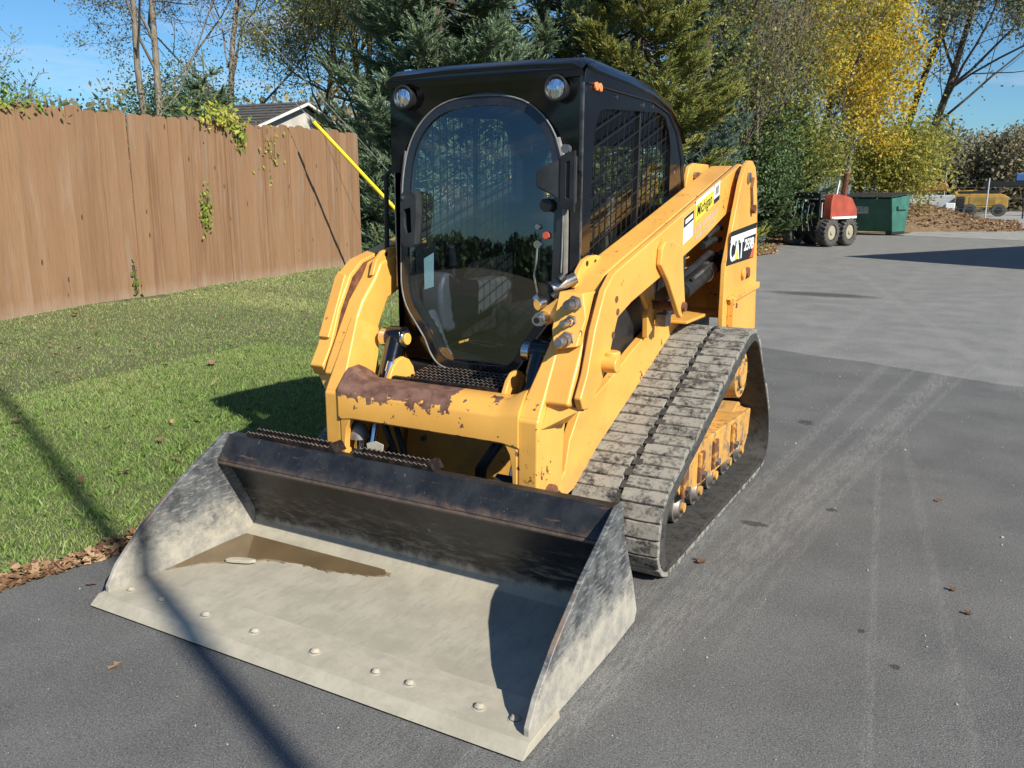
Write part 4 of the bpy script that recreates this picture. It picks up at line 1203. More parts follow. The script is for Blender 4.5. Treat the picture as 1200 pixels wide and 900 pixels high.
# engine hood and rear body
m = MB(); m.prism([(.62, .45), (1.28, .45), (1.30, 1.30), (1.20, 1.44), (.66, 1.46)], -.42, .42, 'x')
m.build('engine_hood', DULLB, L, bevel=.03, seg=3)
for sx in (1, -1):
    # tower: outer and inner plates, joined at the back
    out = [(.60, .74), (.58, .90), (.58, 1.16), (.69, 1.37), (.80, 1.58), (.87, 1.66), (.94, 1.69), (1.01, 1.69), (1.08, 1.66), (1.12, 1.60), (1.18, 1.44), (1.24, 1.17), (1.31, .74)]
    m = MB(); m.prism(out, min(sx*.675, sx*.70), max(sx*.675, sx*.70), 'x'); tw = m.build('tower', YEL, L, bevel=.004)
    inn = [(.66, .80), (.66, 1.40), (.68, 1.58), (.72, 1.655), (.80, 1.675), (1.06, 1.675), (1.12, 1.60), (1.30, .80)]
    m = MB(); m.prism(inn, min(sx*.42, sx*.442), max(sx*.42, sx*.442), 'x'); m.build('tower_inner_plate', YEL, tw, bevel=.004)
    MB().box((min(sx*.44, sx*.68), 1.19, .80), (max(sx*.44, sx*.68), 1.215, 1.42)).build('tower_back_plate', YEL, tw, bevel=.003)
    MB().box((min(sx*.70, sx*.735), .66, .76), (max(sx*.70, sx*.735), .70, .985)).build('stiffener', YEL, tw, bevel=.004)
    MB().prism([(.63, .98), (.70, 1.0), (1.26, 1.02), (1.27, .985), (.66, .955)], min(sx*.70, sx*.722), max(sx*.70, sx*.722), 'x').build('stiffener', YEL, tw, bevel=.004)
    MB().cyl((sx*.43, .93, 1.60), (sx*.712, .93, 1.60), .028, n=20).build('pivot_pin', STEEL, tw)
    MB().tube([(sx*.702, 1.02, 1.60), (sx*.703, .995, 1.55), (sx*.703, 1.02, 1.49), (sx*.703, 1.03, 1.44)], .011, 8).build('lock_bar', RUST, tw)
    MB().cyl((sx*.70, 1.035, 1.435), (sx*.725, 1.035, 1.435), .024, n=14).build('pin_cap', RUST, tw)
    for (y, z) in ((.93, 1.09), (1.02, 1.09)): 
        mm = MB(); mm.cyl((sx*.70, y, z), (sx*.716, y, z), .030, n=18); mm.build('pin_boss', YEL if y < 1 else RUST, tw, bevel=.004)
    MB().cyl((sx*.70, .80, .93), (sx*.715, .80, .93), .014, n=8).build('bolt', RUST, tw)
    # engine-side plate and its bolt seen past the cab
    MB().cyl((sx*.442, .80, 1.61), (sx*.475, .80, 1.61), .018, n=6).build('bolt', STEEL, tw, smooth=False)

# ---- lift arms
ARM = [(-.79, 1.15), (-.745, 1.215), (-.60, 1.255), (.03, 1.415), (.99, 1.665), (1.10, 1.655), (1.13, 1.60), (.93, 1.47), (.39, 1.315), (-.22, 1.175), (-.57, 1.10), (-.70, 1.05), (-.745, .98), (-.80, .88), (-.90, .80), (-1.00, .74), (-1.06, .76), (-1.03, .82), (-.98, .90), (-.88, 1.06)]
SIDE = [(-.84, 1.165), (-.76, 1.222), (-.60, 1.263), (.03, 1.424), (.99, 1.674), (1.11, 1.662), (1.14, 1.60), (.93, 1.462), (.39, 1.305), (-.22, 1.165), (-.57, 1.09), (-.71, 1.045), (-.755, .97), (-.80, .87), (-.86, .815), (-.97, .735), (-1.02, .745), (-1.045, .79), (-.99, .87), (-.925, 1.03)]
LEG = [(-1.08, .735), (-1.115, .70), (-1.115, .38), (-1.06, .345), (-.97, .34), (-.90, .40), (-.885, .62), (-.86, .70), (-.86, .735)]
for sx in (1, -1):
    xb = .60 if sx > 0 else .556
    a, b = min(sx*.47, sx*xb), max(sx*.47, sx*xb)
    m = MB(); m.prism(ARM, a, b, 'x'); arm = m.build('lift_arm', YEL, L, bevel=.014, seg=3)
    m = MB(); m.prism([(y*.985, z-.012) for y, z in SIDE], min(sx*(xb-.002), sx*(xb+.014)), max(sx*(xb-.002), sx*(xb+.014)), 'x'); m.build('arm_seam', RUST, arm)
    m = MB(); m.prism(SIDE, min(sx*(xb+.012), sx*.642), max(sx*(xb+.012), sx*.642), 'x'); sp = m.build('arm_side_plate', YEL, arm, bevel=.007, seg=3)
    # narrow leg: the side plate necks in below the bulge
    m = MB(); m.prism(LEG, min(sx*.42, sx*.505), max(sx*.42, sx*.505), 'x')
    m.build('arm_leg', YEL, arm, bevel=.010, seg=3)
    m = MB(); m.rings([[(sx*.4205, -1.110, .705), (sx*.4205, -.862, .695), (sx*.504, -.862, .695), (sx*.504, -1.110, .705)], [(sx*.4205, -1.085, .745), (sx*.4205, -.85, .74), (sx*.504, -.85, .74), (sx*.504, -1.085, .745)], [(sx*.4685, -.925, .995), (sx*.4685, -.775, .93), (sx*.504, -.775, .93), (sx*.504, -.925, .995)]])
    m.build('arm_knee', YEL, arm, bevel=.008, seg=3)
    m = MB()
    q = [[(sx*.503, -1.09, .665), (sx*.503, -.86, .64), (sx*.503, -.84, .80), (sx*.503, -.98, .86)], [(sx*.640, -1.0, .745), (sx*.640, -.86, .80), (sx*.640, -.82, .85), (sx*.640, -.97, .86)]]
    m.rings(q); m.build('shelf', YEL, arm, bevel=.005)
    # bump with two holes on the arm top
    bp_ = [(-.80, 1.16), (-.77, 1.225), (-.72, 1.262), (-.66, 1.275), (-.60, 1.275), (-.54, 1.262), (-.50, 1.25)]
    m = MB(); m.prism(bp_, min(sx*.478, sx*.500), max(sx*.478, sx*.500), 'x'); m.build('lug', YEL, arm, bevel=.004)
    for y in (-.70, -.62): MB().cyl((sx*.4995 if sx > 0 else sx*.4785, y, 1.248), (sx*.5025 if sx > 0 else sx*.4755, y, 1.248), .011, n=10).build('hole', INK, arm)
    # triangular lug welded to the outside for the lift cylinder
    tri = [(-.31, 1.24), (-.30, 1.31), (-.26, 1.34), (-.14, 1.335), (-.02, 1.30), (.0, 1.20), (.045, 1.05), (.03, 1.00), (.0, .975), (-.04, 1.0), (-.20, 1.16)]
    tri = [(y, z-.02) for y, z in tri]
    m = MB(); m.prism(tri, min(sx*.643, sx*.668), max(sx*.643, sx*.668), 'x'); tl = m.build('cylinder_lug', YEL, arm, bevel=.008, seg=3)
    MB().cyl((sx*.50, .005, 1.01), (sx*.684, .005, 1.01), .022, n=16).build('pin', RUST, arm)
    m = MB(); m.prism([(y, z) for y, z in tri], min(sx*.50, sx*.522), max(sx*.50, sx*.522), 'x'); m.build('cylinder_lug', YEL, arm, bevel=.008)
    for (y, z) in ((-.735, 1.12), (-.72, 1.07), (-.76, .985)):
        MB().cyl((sx*.6415, y, z), (sx*.6455, y, z), .013, n=12).build('hole', RUST, arm)
    for (y, z) in ((1.04, 1.60), (1.0, 1.56)): MB().cyl((sx*.6415, y, z), (sx*.6455, y, z), .010, n=10).build('hole', RUST, arm)
    # curved towing eye at the knee bottom
    m = MB(); m.cyl((sx*.655, -.80, .85), (sx*.655, -.80, .93), .035, n=18); m.build('boss', YEL, arm, bevel=.008)
    MB().cyl((sx*.625, -.84, .885), (sx*.70, -.84, .885), .030, n=18).build('boss', YEL, arm, bevel=.006)
    # lift cylinder and its hoses
    m = MB(); m.cyl((sx*.58, .02, 1.012), (sx*.58, .40, 1.075), .024, n=16); rod = m.build('lift_cylinder', CHROME, L)
    MB().cyl((sx*.58, .25, 1.05), (sx*.58, 1.0, 1.175), .044, n=20).build('barrel', HOSE, rod)
    MB().cyl((sx*.58, .62, 1.112), (sx*.58, .68, 1.122), .052, n=20).build('gland', STEEL, rod)
    MB().tube([(sx*.60, .10, 1.12), (sx*.60, .40, 1.17), (sx*.60, .62, 1.215), (sx*.60, .80, 1.19)], .017, 10).build('hydraulic_tube', DULLB, rod)
    MB().tube([(sx*.62, .30, 1.11), (sx*.62, .55, 1.155), (sx*.61, .66, 1.16), (sx*.60, .70, 1.13)], .009, 8).build('hydraulic_tube', STEEL, rod)
    MB().tube([(sx*.59, .28, 1.30), (sx*.60, .20, 1.22), (sx*.60, .18, 1.12), (sx*.58, .22, 1.02), (sx*.57, .10, .95)], .012, 8).build('hose', HOSE, rod)
    MB().tube([(sx*.61, .50, 1.30), (sx*.61, .62, 1.33), (sx*.60, .80, 1.34)], .018, 8).build('hose', HOSE, rod)
    MB().tube([(sx*.61, .46, 1.26), (sx*.61, .60, 1.28), (sx*.60, .80, 1.28)], .018, 8).build('hose', HOSE, rod)
    m = MB(); m.box((sx*.56-.02, .0, .91), (sx*.56+.035, .07, .97)); m.cyl((sx*.58, .03, .96), (sx*.58, .07, 1.0), .018, n=10); m.build('valve_block', STEEL, rod, bevel=.004)

# right-hand front details seen on the machine's left arm (viewer's right): coupler block and three fittings
blk = MB().rings([[(.475, -.895, 1.155), (.575, -.895, 1.155), (.590, -.90, 1.06), (.588, -.975, .965), (.50, -.985, .95), (.475, -.955, 1.02)], [(.475, -.80, 1.155), (.59, -.80, 1.155), (.60, -.83, 1.06), (.60, -.88, .965), (.50, -.90, .95), (.475, -.88, 1.02)]]).build('coupler_block', YEL, L, bevel=.006)
for (x, z, rr, y) in ((.545, 1.115, .026, -.90), (.541, 1.052, .019, -.925), (.540, .985, .027, -.955)):
    m = MB(); m.cyl((x, y+.03, z), (x, y-.012, z), rr*1.2, n=6); fit = m.build('hydraulic_fitting', STEEL, blk, smooth=False)
    m = MB(); m.cyl((x, y-.012, z), (x, y-.035, z), rr*.92, rr*.82, n=20).cyl((x, y-.035, z), (x-.002, y-.062, z-.002), rr*.70, n=20).cyl((x, y-.062, z), (x, y-.078, z), rr*.78, rr*.6, n=20)
    m.build('nozzle', CHROME if rr < .02 else STEEL, fit)
m = MB(); m.prism([(.395, 1.075), (.47, 1.13), (.50, 1.12), (.50, 1.07), (.43, 1.025), (.40, 1.03)], -.905, -.865, 'y'); br = m.build('fitting_bracket', YEL, L, bevel=.006)
m = MB(); m.cyl((.418, -.90, 1.055), (.418, -.945, 1.052), .026, .026, n=20).cyl((.418, -.945, 1.052), (.418, -.965, 1.05), .021, n=20); m.build('coupling', CHROME, br)
MB().cyl((.418, -.9655, 1.05), (.418, -.967, 1.05), .012, n=16).build('coupling_hole', INK, br)
m = MB(); m.cyl((.40, -.87, 1.105), (.385, -.90, 1.10), .022, n=16).cyl((.37, -.88, 1.115), (.39, -.88, 1.13), .018, n=12); m.build('coupling', CHROME, br)
m = MB(); m.cyl((.43, -.86, 1.16), (.50, -.80, 1.20), .022, n=16).cyl((.425, -.85, 1.13), (.46, -.83, 1.17), .015, n=12); m.build('coupling', STEEL, br)
MB().cyl((.465, -.875, 1.195), (.475, -.86, 1.21), .018, n=14).build('coupling_hole', INK, br)
MB().tube([(.43, -.86, 1.15), (.40, -.82, 1.17), (.39, -.78, 1.12), (.40, -.74, 1.0)], .013, 8).build('hose', HOSE, br)
# recessed pocket on the front of the arm knees
for sx in (1,):
    m = MB(); m.rings([[(sx*.525, -1.035, .79), (sx*.60, -1.01, .80), (sx*.60, -.925, .94), (sx*.54, -.955, .94)], [(sx*.525, -1.00, .77), (sx*.60, -.98, .78), (sx*.60, -.89, .92), (sx*.54, -.92, .92)]]).build('front_pad', YEL, L, bevel=.006)
# cover plate and dark groove on the machine's right arm
m = MB(); m.rings([[(-.636, -.992, .905), (-.578, -.992, .905), (-.578, -.865, 1.165), (-.625, -.855, 1.18), (-.636, -.868, 1.155)], [(-.636, -.955, .89), (-.578, -.955, .89), (-.578, -.825, 1.15), (-.625, -.815, 1.165), (-.636, -.83, 1.14)]]).build('cover_plate', YEL, L, bevel=.006)

# ---- crossbar between the arm legs
secs = []
for i in range(25):
    x = -.425+.85*i/24; e = max(0, (abs(x)-.33)/.095); up_ = .045*e*e*(3-2*e) if e < 1 else .045
    dn = .012*max(0, (abs(x)-.36)/.065)
    top = [(-1.112, .598), (-1.122, .606), (-1.122, .698+up_*.3), (-1.117, .708+up_*.5), (-1.068, .746+up_*.9), (-1.052, .753+up_), (-.98, .757+up_), (-.93, .735+up_), (-.93, .70+up_), (-.98, .71+up_*.8), (-1.04, .705), (-1.08, .68), (-1.085, .60)]
    secs.append([(x, y, z-dn*(z < .62)) for y, z in top])
m = MB(); m.rings(secs); cb = m.build('crossbar', YRUST, L, ang=28)
for sx in (1, -1):     # gusset where the crossbar turns down into each leg, and the foot casting
    m = MB(); m.prism([(sx*.365, .601), (sx*.42, .601), (sx*.42, .36), (sx*.405, .36), (sx*.398, .50), (sx*.388, .56)], -1.118, -1.085, 'y'); m.build('leg_front', YEL, L, bevel=.004)
    MB().cyl((sx*.40, -1.02, .40), (sx*.53, -1.02, .40), .038, n=18).build('bucket_pin', RUST, L, bevel=.004)
    # tilt cylinder
    tx = sx*.355
    m = MB(); m.cyl((tx, -.80, .895), (tx-.01*sx, -.965, .56), .043, n=24); cy = m.build('tilt_cylinder', BLACK, L, bevel=.004)
    MB().cyl((tx, -.965, .56), (tx-.005*sx, -1.05, .36), .021, n=18).build('rod', CHROME, cy)
    MB().cyl((tx-.040, -.795, .90), (tx+.040, -.795, .90), .047, n=24).build('eye', BLACK, cy, bevel=.006)
    MB().cyl((tx+.039, -.80, .895), (tx+.052, -.80, .895), .038, n=22).build('washer', CHROME, cy, bevel=.003)
    MB().cyl((tx+.052, -.80, .895), (tx+.060, -.80, .895), .026, n=22).build('pin_cap', YEL, cy, bevel=.003)
    MB().cyl((tx-.075, -.80, .895), (tx-.041, -.80, .895), .040, n=22).build('washer', CHROME, cy, bevel=.003)
    MB().cyl((tx+.060, -.93, .80), (tx+.052, -.965, .70), .013, n=12).cyl((tx+.062, -.925, .815), (tx+.058, -.94, .775), .018, n=12).build('hose_fitting', CHROME, cy)
    lug = [(-.98, .52), (-.985, .70), (-.972, .76), (-.945, .80), (-.91, .825), (-.87, .832), (-.83, .815), (-.80, .78), (-.785, .73), (-.78, .52)]
    MB().prism(lug, min(sx*.268, sx*.290), max(sx*.268, sx*.290), 'x').build('footwell_lug', YEL, L, bevel=.006)
    MB().tube([(sx*.33, -.90, .62), (sx*.28, -1.0, .56), (sx*.22, -1.02, .46), (sx*.20, -1.0, .38), (sx*.22, -.95, .30)], .013, 8).build('hose', HOSE, cy)
    MB().tube([(sx*.30, -.88, .62), (sx*.24, -.97, .54), (sx*.18, -1.0, .44), (sx*.16, -.98, .34)], .013, 8).build('hose', HOSE, cy)
# bucket mounting frame behind the bucket
m = MB()
for sx in (1, -1): m.prism([(-1.11, .05), (-1.07, .05), (-1.02, .30), (-1.01, .42), (-1.06, .46), (-1.17, .40), (-1.13, .2)], min(sx*.30, sx*.40), max(sx*.30, sx*.40), 'x')
m.box((-.42, -1.20, .36), (.42, -1.15, .43)).box((-.42, -1.11, .08), (.42, -1.07, .15))
cp = m.build('quick_coupler', DULLB, L, bevel=.006)
m = MB(); dome = []
for i in range(6):
    t = i/5*PI/2; dome.append([(-.385+.045*math.cos(t)*math.cos(a), -1.045+.045*math.cos(t)*math.sin(a), .50+.07*math.sin(t)) for a in [2*PI*k/16 for k in range(16)]])
m.rings(dome); m.build('wedge_cap', ROLL, cp)
MB().cyl((-.385, -1.045, .38), (-.385, -1.045, .50), .022, n=16).build('wedge_rod', CHROME, cp)
m = MB(); m.prism([(-.30, .50), (-.255, .515), (-.215, .505), (-.225, .44), (-.262, .40), (-.29, .44)], -1.10, -1.095, 'y'); m.build('rag', flat('pale_sack_cloth', (.55, .50, .38), .9, 0, .1, 8), cp)

# serrated footstep in front of the door
def grip_strip(x0, x1, yc, z, along='x'):
    m = MB(); n = int((x1-x0)/.0115); pts = []
    for i in range(n+1):
        x = x0+(x1-x0)*i/n; pts.append((x, z+(.007 if i % 2 else 0)))
    poly = pts+[(x1, z-.022), (x0, z-.022)]
    m.prism(poly, yc-.003, yc+.003, 'y'); return m
m = MB()
for k in range(8): m.add(*(lambda q: (q.v, q.f))(grip_strip(-.24, .22, -.70-.032*k, .772-.004*k)))
m.box((-.26, -.95, .715), (.24, -.66, .735)).box((-.26, -.965, .70), (.24, -.945, .765))
m.build('footstep', GRIP, L, smooth=False)
m = MB(); m.box((-.42, -.72, .60), (.42, -.62, .775)); m.build('footwell', DULLB, L, bevel=.01)

# ---- cab
CAB = [(-.655, .78), (-.655, 1.93), (-.63, 1.985), (-.55, 2.015), (.10, 1.985), (.36, 1.935), (.50, 1.85), (.60, 1.70), (.65, 1.46), (.66, 1.0), (.66, .80)]
WIN = [(-.565, 1.00), (-.555, 1.60), (-.53, 1.78), (-.49, 1.835), (-.44, 1.85), (.20, 1.885), (.29, 1.87), (.345, 1.82), (.385, 1.74), (.395, 1.50), (.38, 1.30), (.30, 1.08), (.18, 1.0)]
cab = None
m = MB(); 
for sx in (1, -1): frame_plate(m, CAB, WIN, sx*.420, sx*.448, 'x')
# rear wall with its window
RO = [(-.42, .80), (.42, .80), (.42, 1.80), (-.42, 1.80)]; RI = [(-.36, 1.30), (.36, 1.30), (.36, 1.68), (.30, 1.76), (-.30, 1.76), (-.36, 1.68)]
frame_plate(m, RO, RI, .585, .610, 'y')
cab = m.build('cab', BLACK, L, bevel=.004)
# inner lining keeps the far side of the cab dark but for its windows
FO = [(-.448, .78), (.448, .78), (.450, 1.90), (.44, 1.97), (-.44, 1.97), (-.450, 1.90)]
half = [(.0, 1.895), (.12, 1.888), (.22, 1.855), (.30, 1.79), (.352, 1.70), (.378, 1.58), (.385, 1.40), (.385, 1.20), (.380, 1.11), (.355, 1.03), (.30, .955), (.255, .895), (.225, .835), (.185, .790), (.12, .772), (0, .770)]
DOOR = half+[(-x, z) for x, z in reversed(half[1:-1])]
DOOR = [(p.x, p.y) for p in catmull([(x, z, 0) for x, z in DOOR], 3)]
def inset(P, d):
    n = len(P); out = []
    for i in range(n):
        a, b, c = Vector(P[i-1]), Vector(P[i]), Vector(P[(i+1) % n]); t = (c-a).normalized(); out.append((b.x-t.y*d*-1*-1, b.y+t.x*d*-1*-1)) 
    return out
area = sum(DOOR[i][0]*DOOR[(i+1) % len(DOOR)][1]-DOOR[(i+1) % len(DOOR)][0]*DOOR[i][1] for i in range(len(DOOR)))
sg_ = 1 if area > 0 else -1
def grow_loop(P, d): return inset(P, -d*sg_)
m = MB(); frame_plate(m, FO, grow_loop(DOOR, -.012), -.655, -.62, 'y'); m.build('front_frame', BLACK, cab, bevel=.004)
# roof shell: lofted along Y
rings_ = []
for y, z in [(-.690, 1.972), (-.695, 1.995), (-.66, 2.018), (-.55, 2.035), (-.2, 2.025), (.10, 2.005), (.36, 1.955), (.50, 1.87), (.60, 1.795)]:
    hw = .462 if y < -.5 else .458
    k = .022 if y < -.6 else .05 if z > 1.9 else .03
    nz_ = (0, 1) if y < .2 else (0.6, .8)
    rings_.append([(-hw, y, z-k), (-hw+.008, y, z-.018), (-hw+.04, y, z), (-.15, y, z+.008), (.15, y, z+.008), (hw-.04, y, z), (hw-.008, y, z-.018), (hw, y, z-k), (hw-.03, y-.01, z-k-.004), (-hw+.03, y-.01, z-k-.004)])
m = MB(); m.rings(rings_); rf = m.build('roof', BLACK, cab, ang=50)
# arched visor framing the door top, and the brow it casts
arch = []
for i in range(25):
    t = PI*i/24; arch.append((.40*math.cos(t), 1.60+.315*math.sin(t)))
brow = [(.447, 1.60)]+[(.447, 1.945), (-.447, 1.945), (-.447, 1.60)]
m = MB(); outer = [(.447, 1.55), (.447, 1.955), (-.447, 1.955), (-.447, 1.55)]
n = len(arch); vs = []; 
for (x, z) in arch:
    c_ = (0, 1.60); a_ = math.atan2(z-c_[1], x); px_, pz_ = ray_poly(outer, c_, a_)
    vs += [(x, -.668, z), (px_, -.682, pz_), (px_, -.655, pz_), (x, -.655, z)]
fs = []
for i in range(n-1):
    for k in range(4): fs.append((4*i+k, 4*i+(k+1) % 4, 4*i+4+(k+1) % 4, 4*i+4+k))
fs += [(0, 1, 2, 3), (4*n-1, 4*n-2, 4*n-3, 4*n-4)]
m.add(vs, fs); m.build('door_arch', BLACK, cab, ang=40)
# silver edge strip of the right front pillar, panel joint and rubber strips
for sx in (1, -1): MB().box((sx*.4495-.002, -.662, 1.10), (sx*.4495+.004, -.654, 1.93)).build('edge_strip', STEEL, cab)
m = MB(); m.tube([(.350, -.672, 1.725), (.372, -.675, 1.66), (.388, -.676, 1.58), (.393, -.676, 1.40), (.393, -.676, 1.14)], .013, 8); m.build('weather_strip', GREYS, cab)
m = MB(); m.tube([(-.395, -.672, 1.08), (-.397, -.676, 1.30), (-.395, -.676, 1.55), (-.37, -.676, 1.69)], .010, 8); m.build('weather_strip', GREYS, cab)
m = MB(); m.prism([(.405, 1.585), (.445, 1.60), (.445, 1.14), (.408, 1.14)], -.663, -.656, 'y'); m.build('pillar_pad', DULLB, cab)
# panel seam along the roof side
m = MB(); m.tube([(.4525, -.62, 1.93), (.4525, .10, 1.925), (.4525, .34, 1.89), (.4525, .47, 1.81), (.4525, .56, 1.68), (.4525, .61, 1.50)], .003, 6); m.build('panel_seam', INK, cab)
for (y, z) in ((-.33, 1.905), (-.02, 1.900), (-.535, 1.52), (-.545, 1.27), (.44, 1.62), (.42, 1.46), (.10, 1.905)):
    MB().cyl((.448, y, z), (.455, y, z), .009, n=10).build('bolt_head', CHROME, cab)
for k in (0, 1): MB().cyl((.448, -.545+.028*k*1.3, 1.925-.001*k), (.460, -.545+.028*k*1.3, 1.925), .017, n=14).build('marker_reflector', AMBER, cab, bevel=.003)

# window guards: upright wires and slanting wires behind each side window, glass inside them
def guard(xp, name='window_guard'):
    m = MB(); y = -.56
    while y < .40:
        m.tube([(xp, y, 1.0), (xp, y, 1.875)], .0035, 4); y += .062
    z = .70
    while z < 1.95:
        p0 = (xp+.002, -.57, z); p1 = (xp+.002, .39, z+.30)
        m.tube([(xp, -.57, z), (xp, .39, z+.30)], .0040, 4); z += .066
    # cut what sticks out above and below the opening
    return m.build(name, DULLB, cab)
def clipbox(mb, z0, z1):
    return mb
GUARDM = flat('dark_guard_wire', (.012, .013, .014), .4, .2, .2, 10)
def guard2(xp):
    m = MB(); y = -.56
    def top(yy): return 1.80+.05*min(1, (yy+.56)/.08) if yy < -.44 else (1.85+.035*(yy+.44)/.7 if yy < .28 else 1.87-.13*(yy-.28)/.11)
    def bot(yy): return 1.0 if yy < .2 else 1.0+.35*(yy-.2)/.2
    while y < .39:
        m.tube([(xp, y, bot(y)-.02), (xp, y, top(y)+.02)], .0032, 4); y += .060
    z = .62
    while z < 1.95:
        s0 = None; pts = []
        for i in range(41):
            yy = -.57+.97*i/40; zz = z+.32*i/40
            if bot(yy)-.02 < zz < top(yy)+.02: pts.append((xp, yy, zz))
        if len(pts) > 2: m.tube([pts[0], pts[-1]], .0032, 4)
        z += .066
    return m.build('window_guard', GUARDM, cab)
guard2(.436); guard2(-.436)
m = MB()
for i in range(13):
    x = -.36+.72*i/12; m.tube([(x, .60, 1.30), (x, .60, 1.76)], .0034, 4)
for i in range(12): m.tube([(-.36, .602, 1.20+.05*i if 1.20+.05*i > 1.3 else 1.30), (.36, .602, min(1.76, 1.30+.05*i))], .0034, 4)
m.build('window_guard', DULLB, cab)
for sx in (1, -1):
    MB().add([(sx*.424, y, z) for y, z in WIN], [tuple(range(len(WIN)))]).build('side_window', GLASS2, cab, smooth=False)
    MB().box((min(sx*.418, sx*.438), -.018, 1.0), (max(sx*.418, sx*.438), -.004, 1.88)).build('window_bar', DULLB, cab)
    # grey lower panel inside each side window
    MB().box((min(sx*.405, sx*.417), -.58, .80), (max(sx*.405, sx*.417), .58, 1.14 if sx > 0 else 1.29)).build('inner_panel', SEATM, cab)
MB().add([(x, .594, z) for x, z in RI], [tuple(range(len(RI)))]).build('rear_window', GLASS2, cab, smooth=False)

# door: rubber frame, curved glass, handle, sticker
ring_o, ring_i = grow_loop(DOOR, .006), grow_loop(DOOR, -.032)
def curve_y(x, z): return -.694 - .018*math.cos(max(-1, min(1, x/.42))*PI/2)*math.sin(max(0, min(1, (z-.75)/1.2))*PI) + .055*(z-1.30)
n = len(DOOR); vs = []; fs = []
for (xo, zo), (xi, zi) in zip(ring_o, ring_i):
    vs += [(xo, -.655, zo), (xo, curve_y(xo, zo)-.004, zo), (xi, curve_y(xi, zi)-.008, zi), (xi, -.660, zi)]
for i in range(n):
    j = (i+1) % n
    for k in range(4): fs.append((4*i+k, 4*i+(k+1) % 4, 4*j+(k+1) % 4, 4*j+k))
m = MB(); m.add(vs, fs); door = m.build('cab_door', flat('black_door_rubber', (.018, .018, .019), .22, 0, .2, 10, coat=.4), L, ang=50)
# glass as a gridded disc
vs, fs = [(0, curve_y(0, 1.4), 1.4)], []
K = 8
for k in range(1, K+1):
    for (x, z) in ring_i:
        X, Z = x*k/K, 1.4+(z-1.4)*k/K; vs.append((X, curve_y(X, Z), Z))
for i in range(n): fs.append((0, 1+i, 1+(i+1) % n))
for k in range(K-1):
    for i in range(n): fs.append((1+k*n+i, 1+(k+1)*n+i, 1+(k+1)*n+(i+1) % n, 1+k*n+(i+1) % n))
m = MB(); m.add(vs, fs); gl = m.build('door_glass', GLASS, door, ang=60)
MB().tube([(x, curve_y(x, z)-.006, z) for x, z in ring_o], .0035, 6, closed=True).build('door_highlight_line', GREYS, door)  # pale tube added as the highlight along the door rim
hp = [(-.352, 1.50), (-.335, 1.522), (-.295, 1.522), (-.272, 1.505), (-.270, 1.44), (-.285, 1.30), (-.300, 1.285), (-.345, 1.295), (-.356, 1.34)]
m = MB(); frame_plate(m, hp, [(-.335, 1.445), (-.300, 1.455), (-.298, 1.35), (-.325, 1.345), (-.335, 1.38)], -.755, -.705, 'y'); dh = m.build('door_handle', PLAST, door, bevel=.006, seg=3)
MB().prism(hp, -.712, -.700, 'y').build('handle_back', INK, door)
MB().cyl((-.335, -.756, 1.495), (-.335, -.760, 1.495), .008, n=12).build('key_lock', CHROME, door)
MB().prism([(-.285, 1.235), (-.235, 1.262), (-.238, 1.115), (-.285, 1.10)], -.683, -.681, 'y').build('sticker', PAPER, door)
# hinge with its black gas-strut bracket on the right
m = MB(); m.rings([[(.455, -.70, 1.66), (.455, -.70, 1.475), (.435, -.74, 1.455), (.435, -.74, 1.665)], [(.385, -.735, 1.64), (.385, -.735, 1.50), (.375, -.76, 1.505), (.375, -.76, 1.635)], [(.30, -.735, 1.605), (.30, -.735, 1.535), (.295, -.75, 1.54), (.295, -.75, 1.60)]]); hg = m.build('hinge', PLAST, door, bevel=.008)
m = MB(); frame_plate(m, [(.405, 1.462), (.465, 1.445), (.465, 1.675), (.405, 1.655)], [(.428, 1.50), (.445, 1.495), (.445, 1.635), (.428, 1.63)], -.757, -.742, 'y'); m.build('hinge_plate', DULLB, door, bevel=.003)
MB().cyl((.425, -.735, 1.68), (.425, -.76, 1.68), .017, n=14).build('hinge_bolt', STEEL, door)
MB().cyl((.335, -.712, 1.47), (.335, -.74, 1.47), .026, n=18).build('rubber_stop', INK, door)
for (x, z, r_, mm) in ((.287, 1.385, .010, 'c'), (.287, 1.315, .016, 'c'), (.325, 1.352, .014, 'r')):
    MB().cyl((x, -.700, z), (x, -.716, z), r_, n=14).build('latch_button', CHROME if mm == 'c' else REDP, door)
MB().tube([(.287, -.712, 1.30), (.283, -.712, 1.24), (.275, -.715, 1.19), (.292, -.715, 1.12), (.285, -.71, 1.06)], .0045, 6).build('latch_cable', CHROME, door)
# work lights
for sx in (1, -1):
    c0 = Vector((sx*.357+.004, -.705, 1.906)); m = MB()
    m.cyl(c0+Vector((0, .05, 0)), c0+Vector((0, -.012, -.004)), .036, .049, n=28)
    wl_ = m.build('work_light', HOSE, cab, bevel=.003)
    MB().tube([c0+Vector((.044*math.cos(t), -.014, .044*math.sin(t))) for t in [2*PI*k/24 for k in range(24)]], .006, 8, closed=True).build('lamp_rim', DULLB, cab)
    m = MB(); rg = []
    for k in range(5):
        q = k/4; rg.append([(c0.x+.041*math.cos(t)*(1-q*.999), c0.y-.012-.008*math.sin(q*PI/2), c0.z+.041*math.sin(t)*(1-q*.999)) for t in [2*PI*j/24 for j in range(24)]])
    m.rings(rg, cap=False); m.build('lamp_lens', LENS, cab, ang=60)
    MB().box((c0.x-.018, -.69, 1.945), (c0.x+.018, -.655, 1.965)).build('lamp_bracket', STEEL, cab)
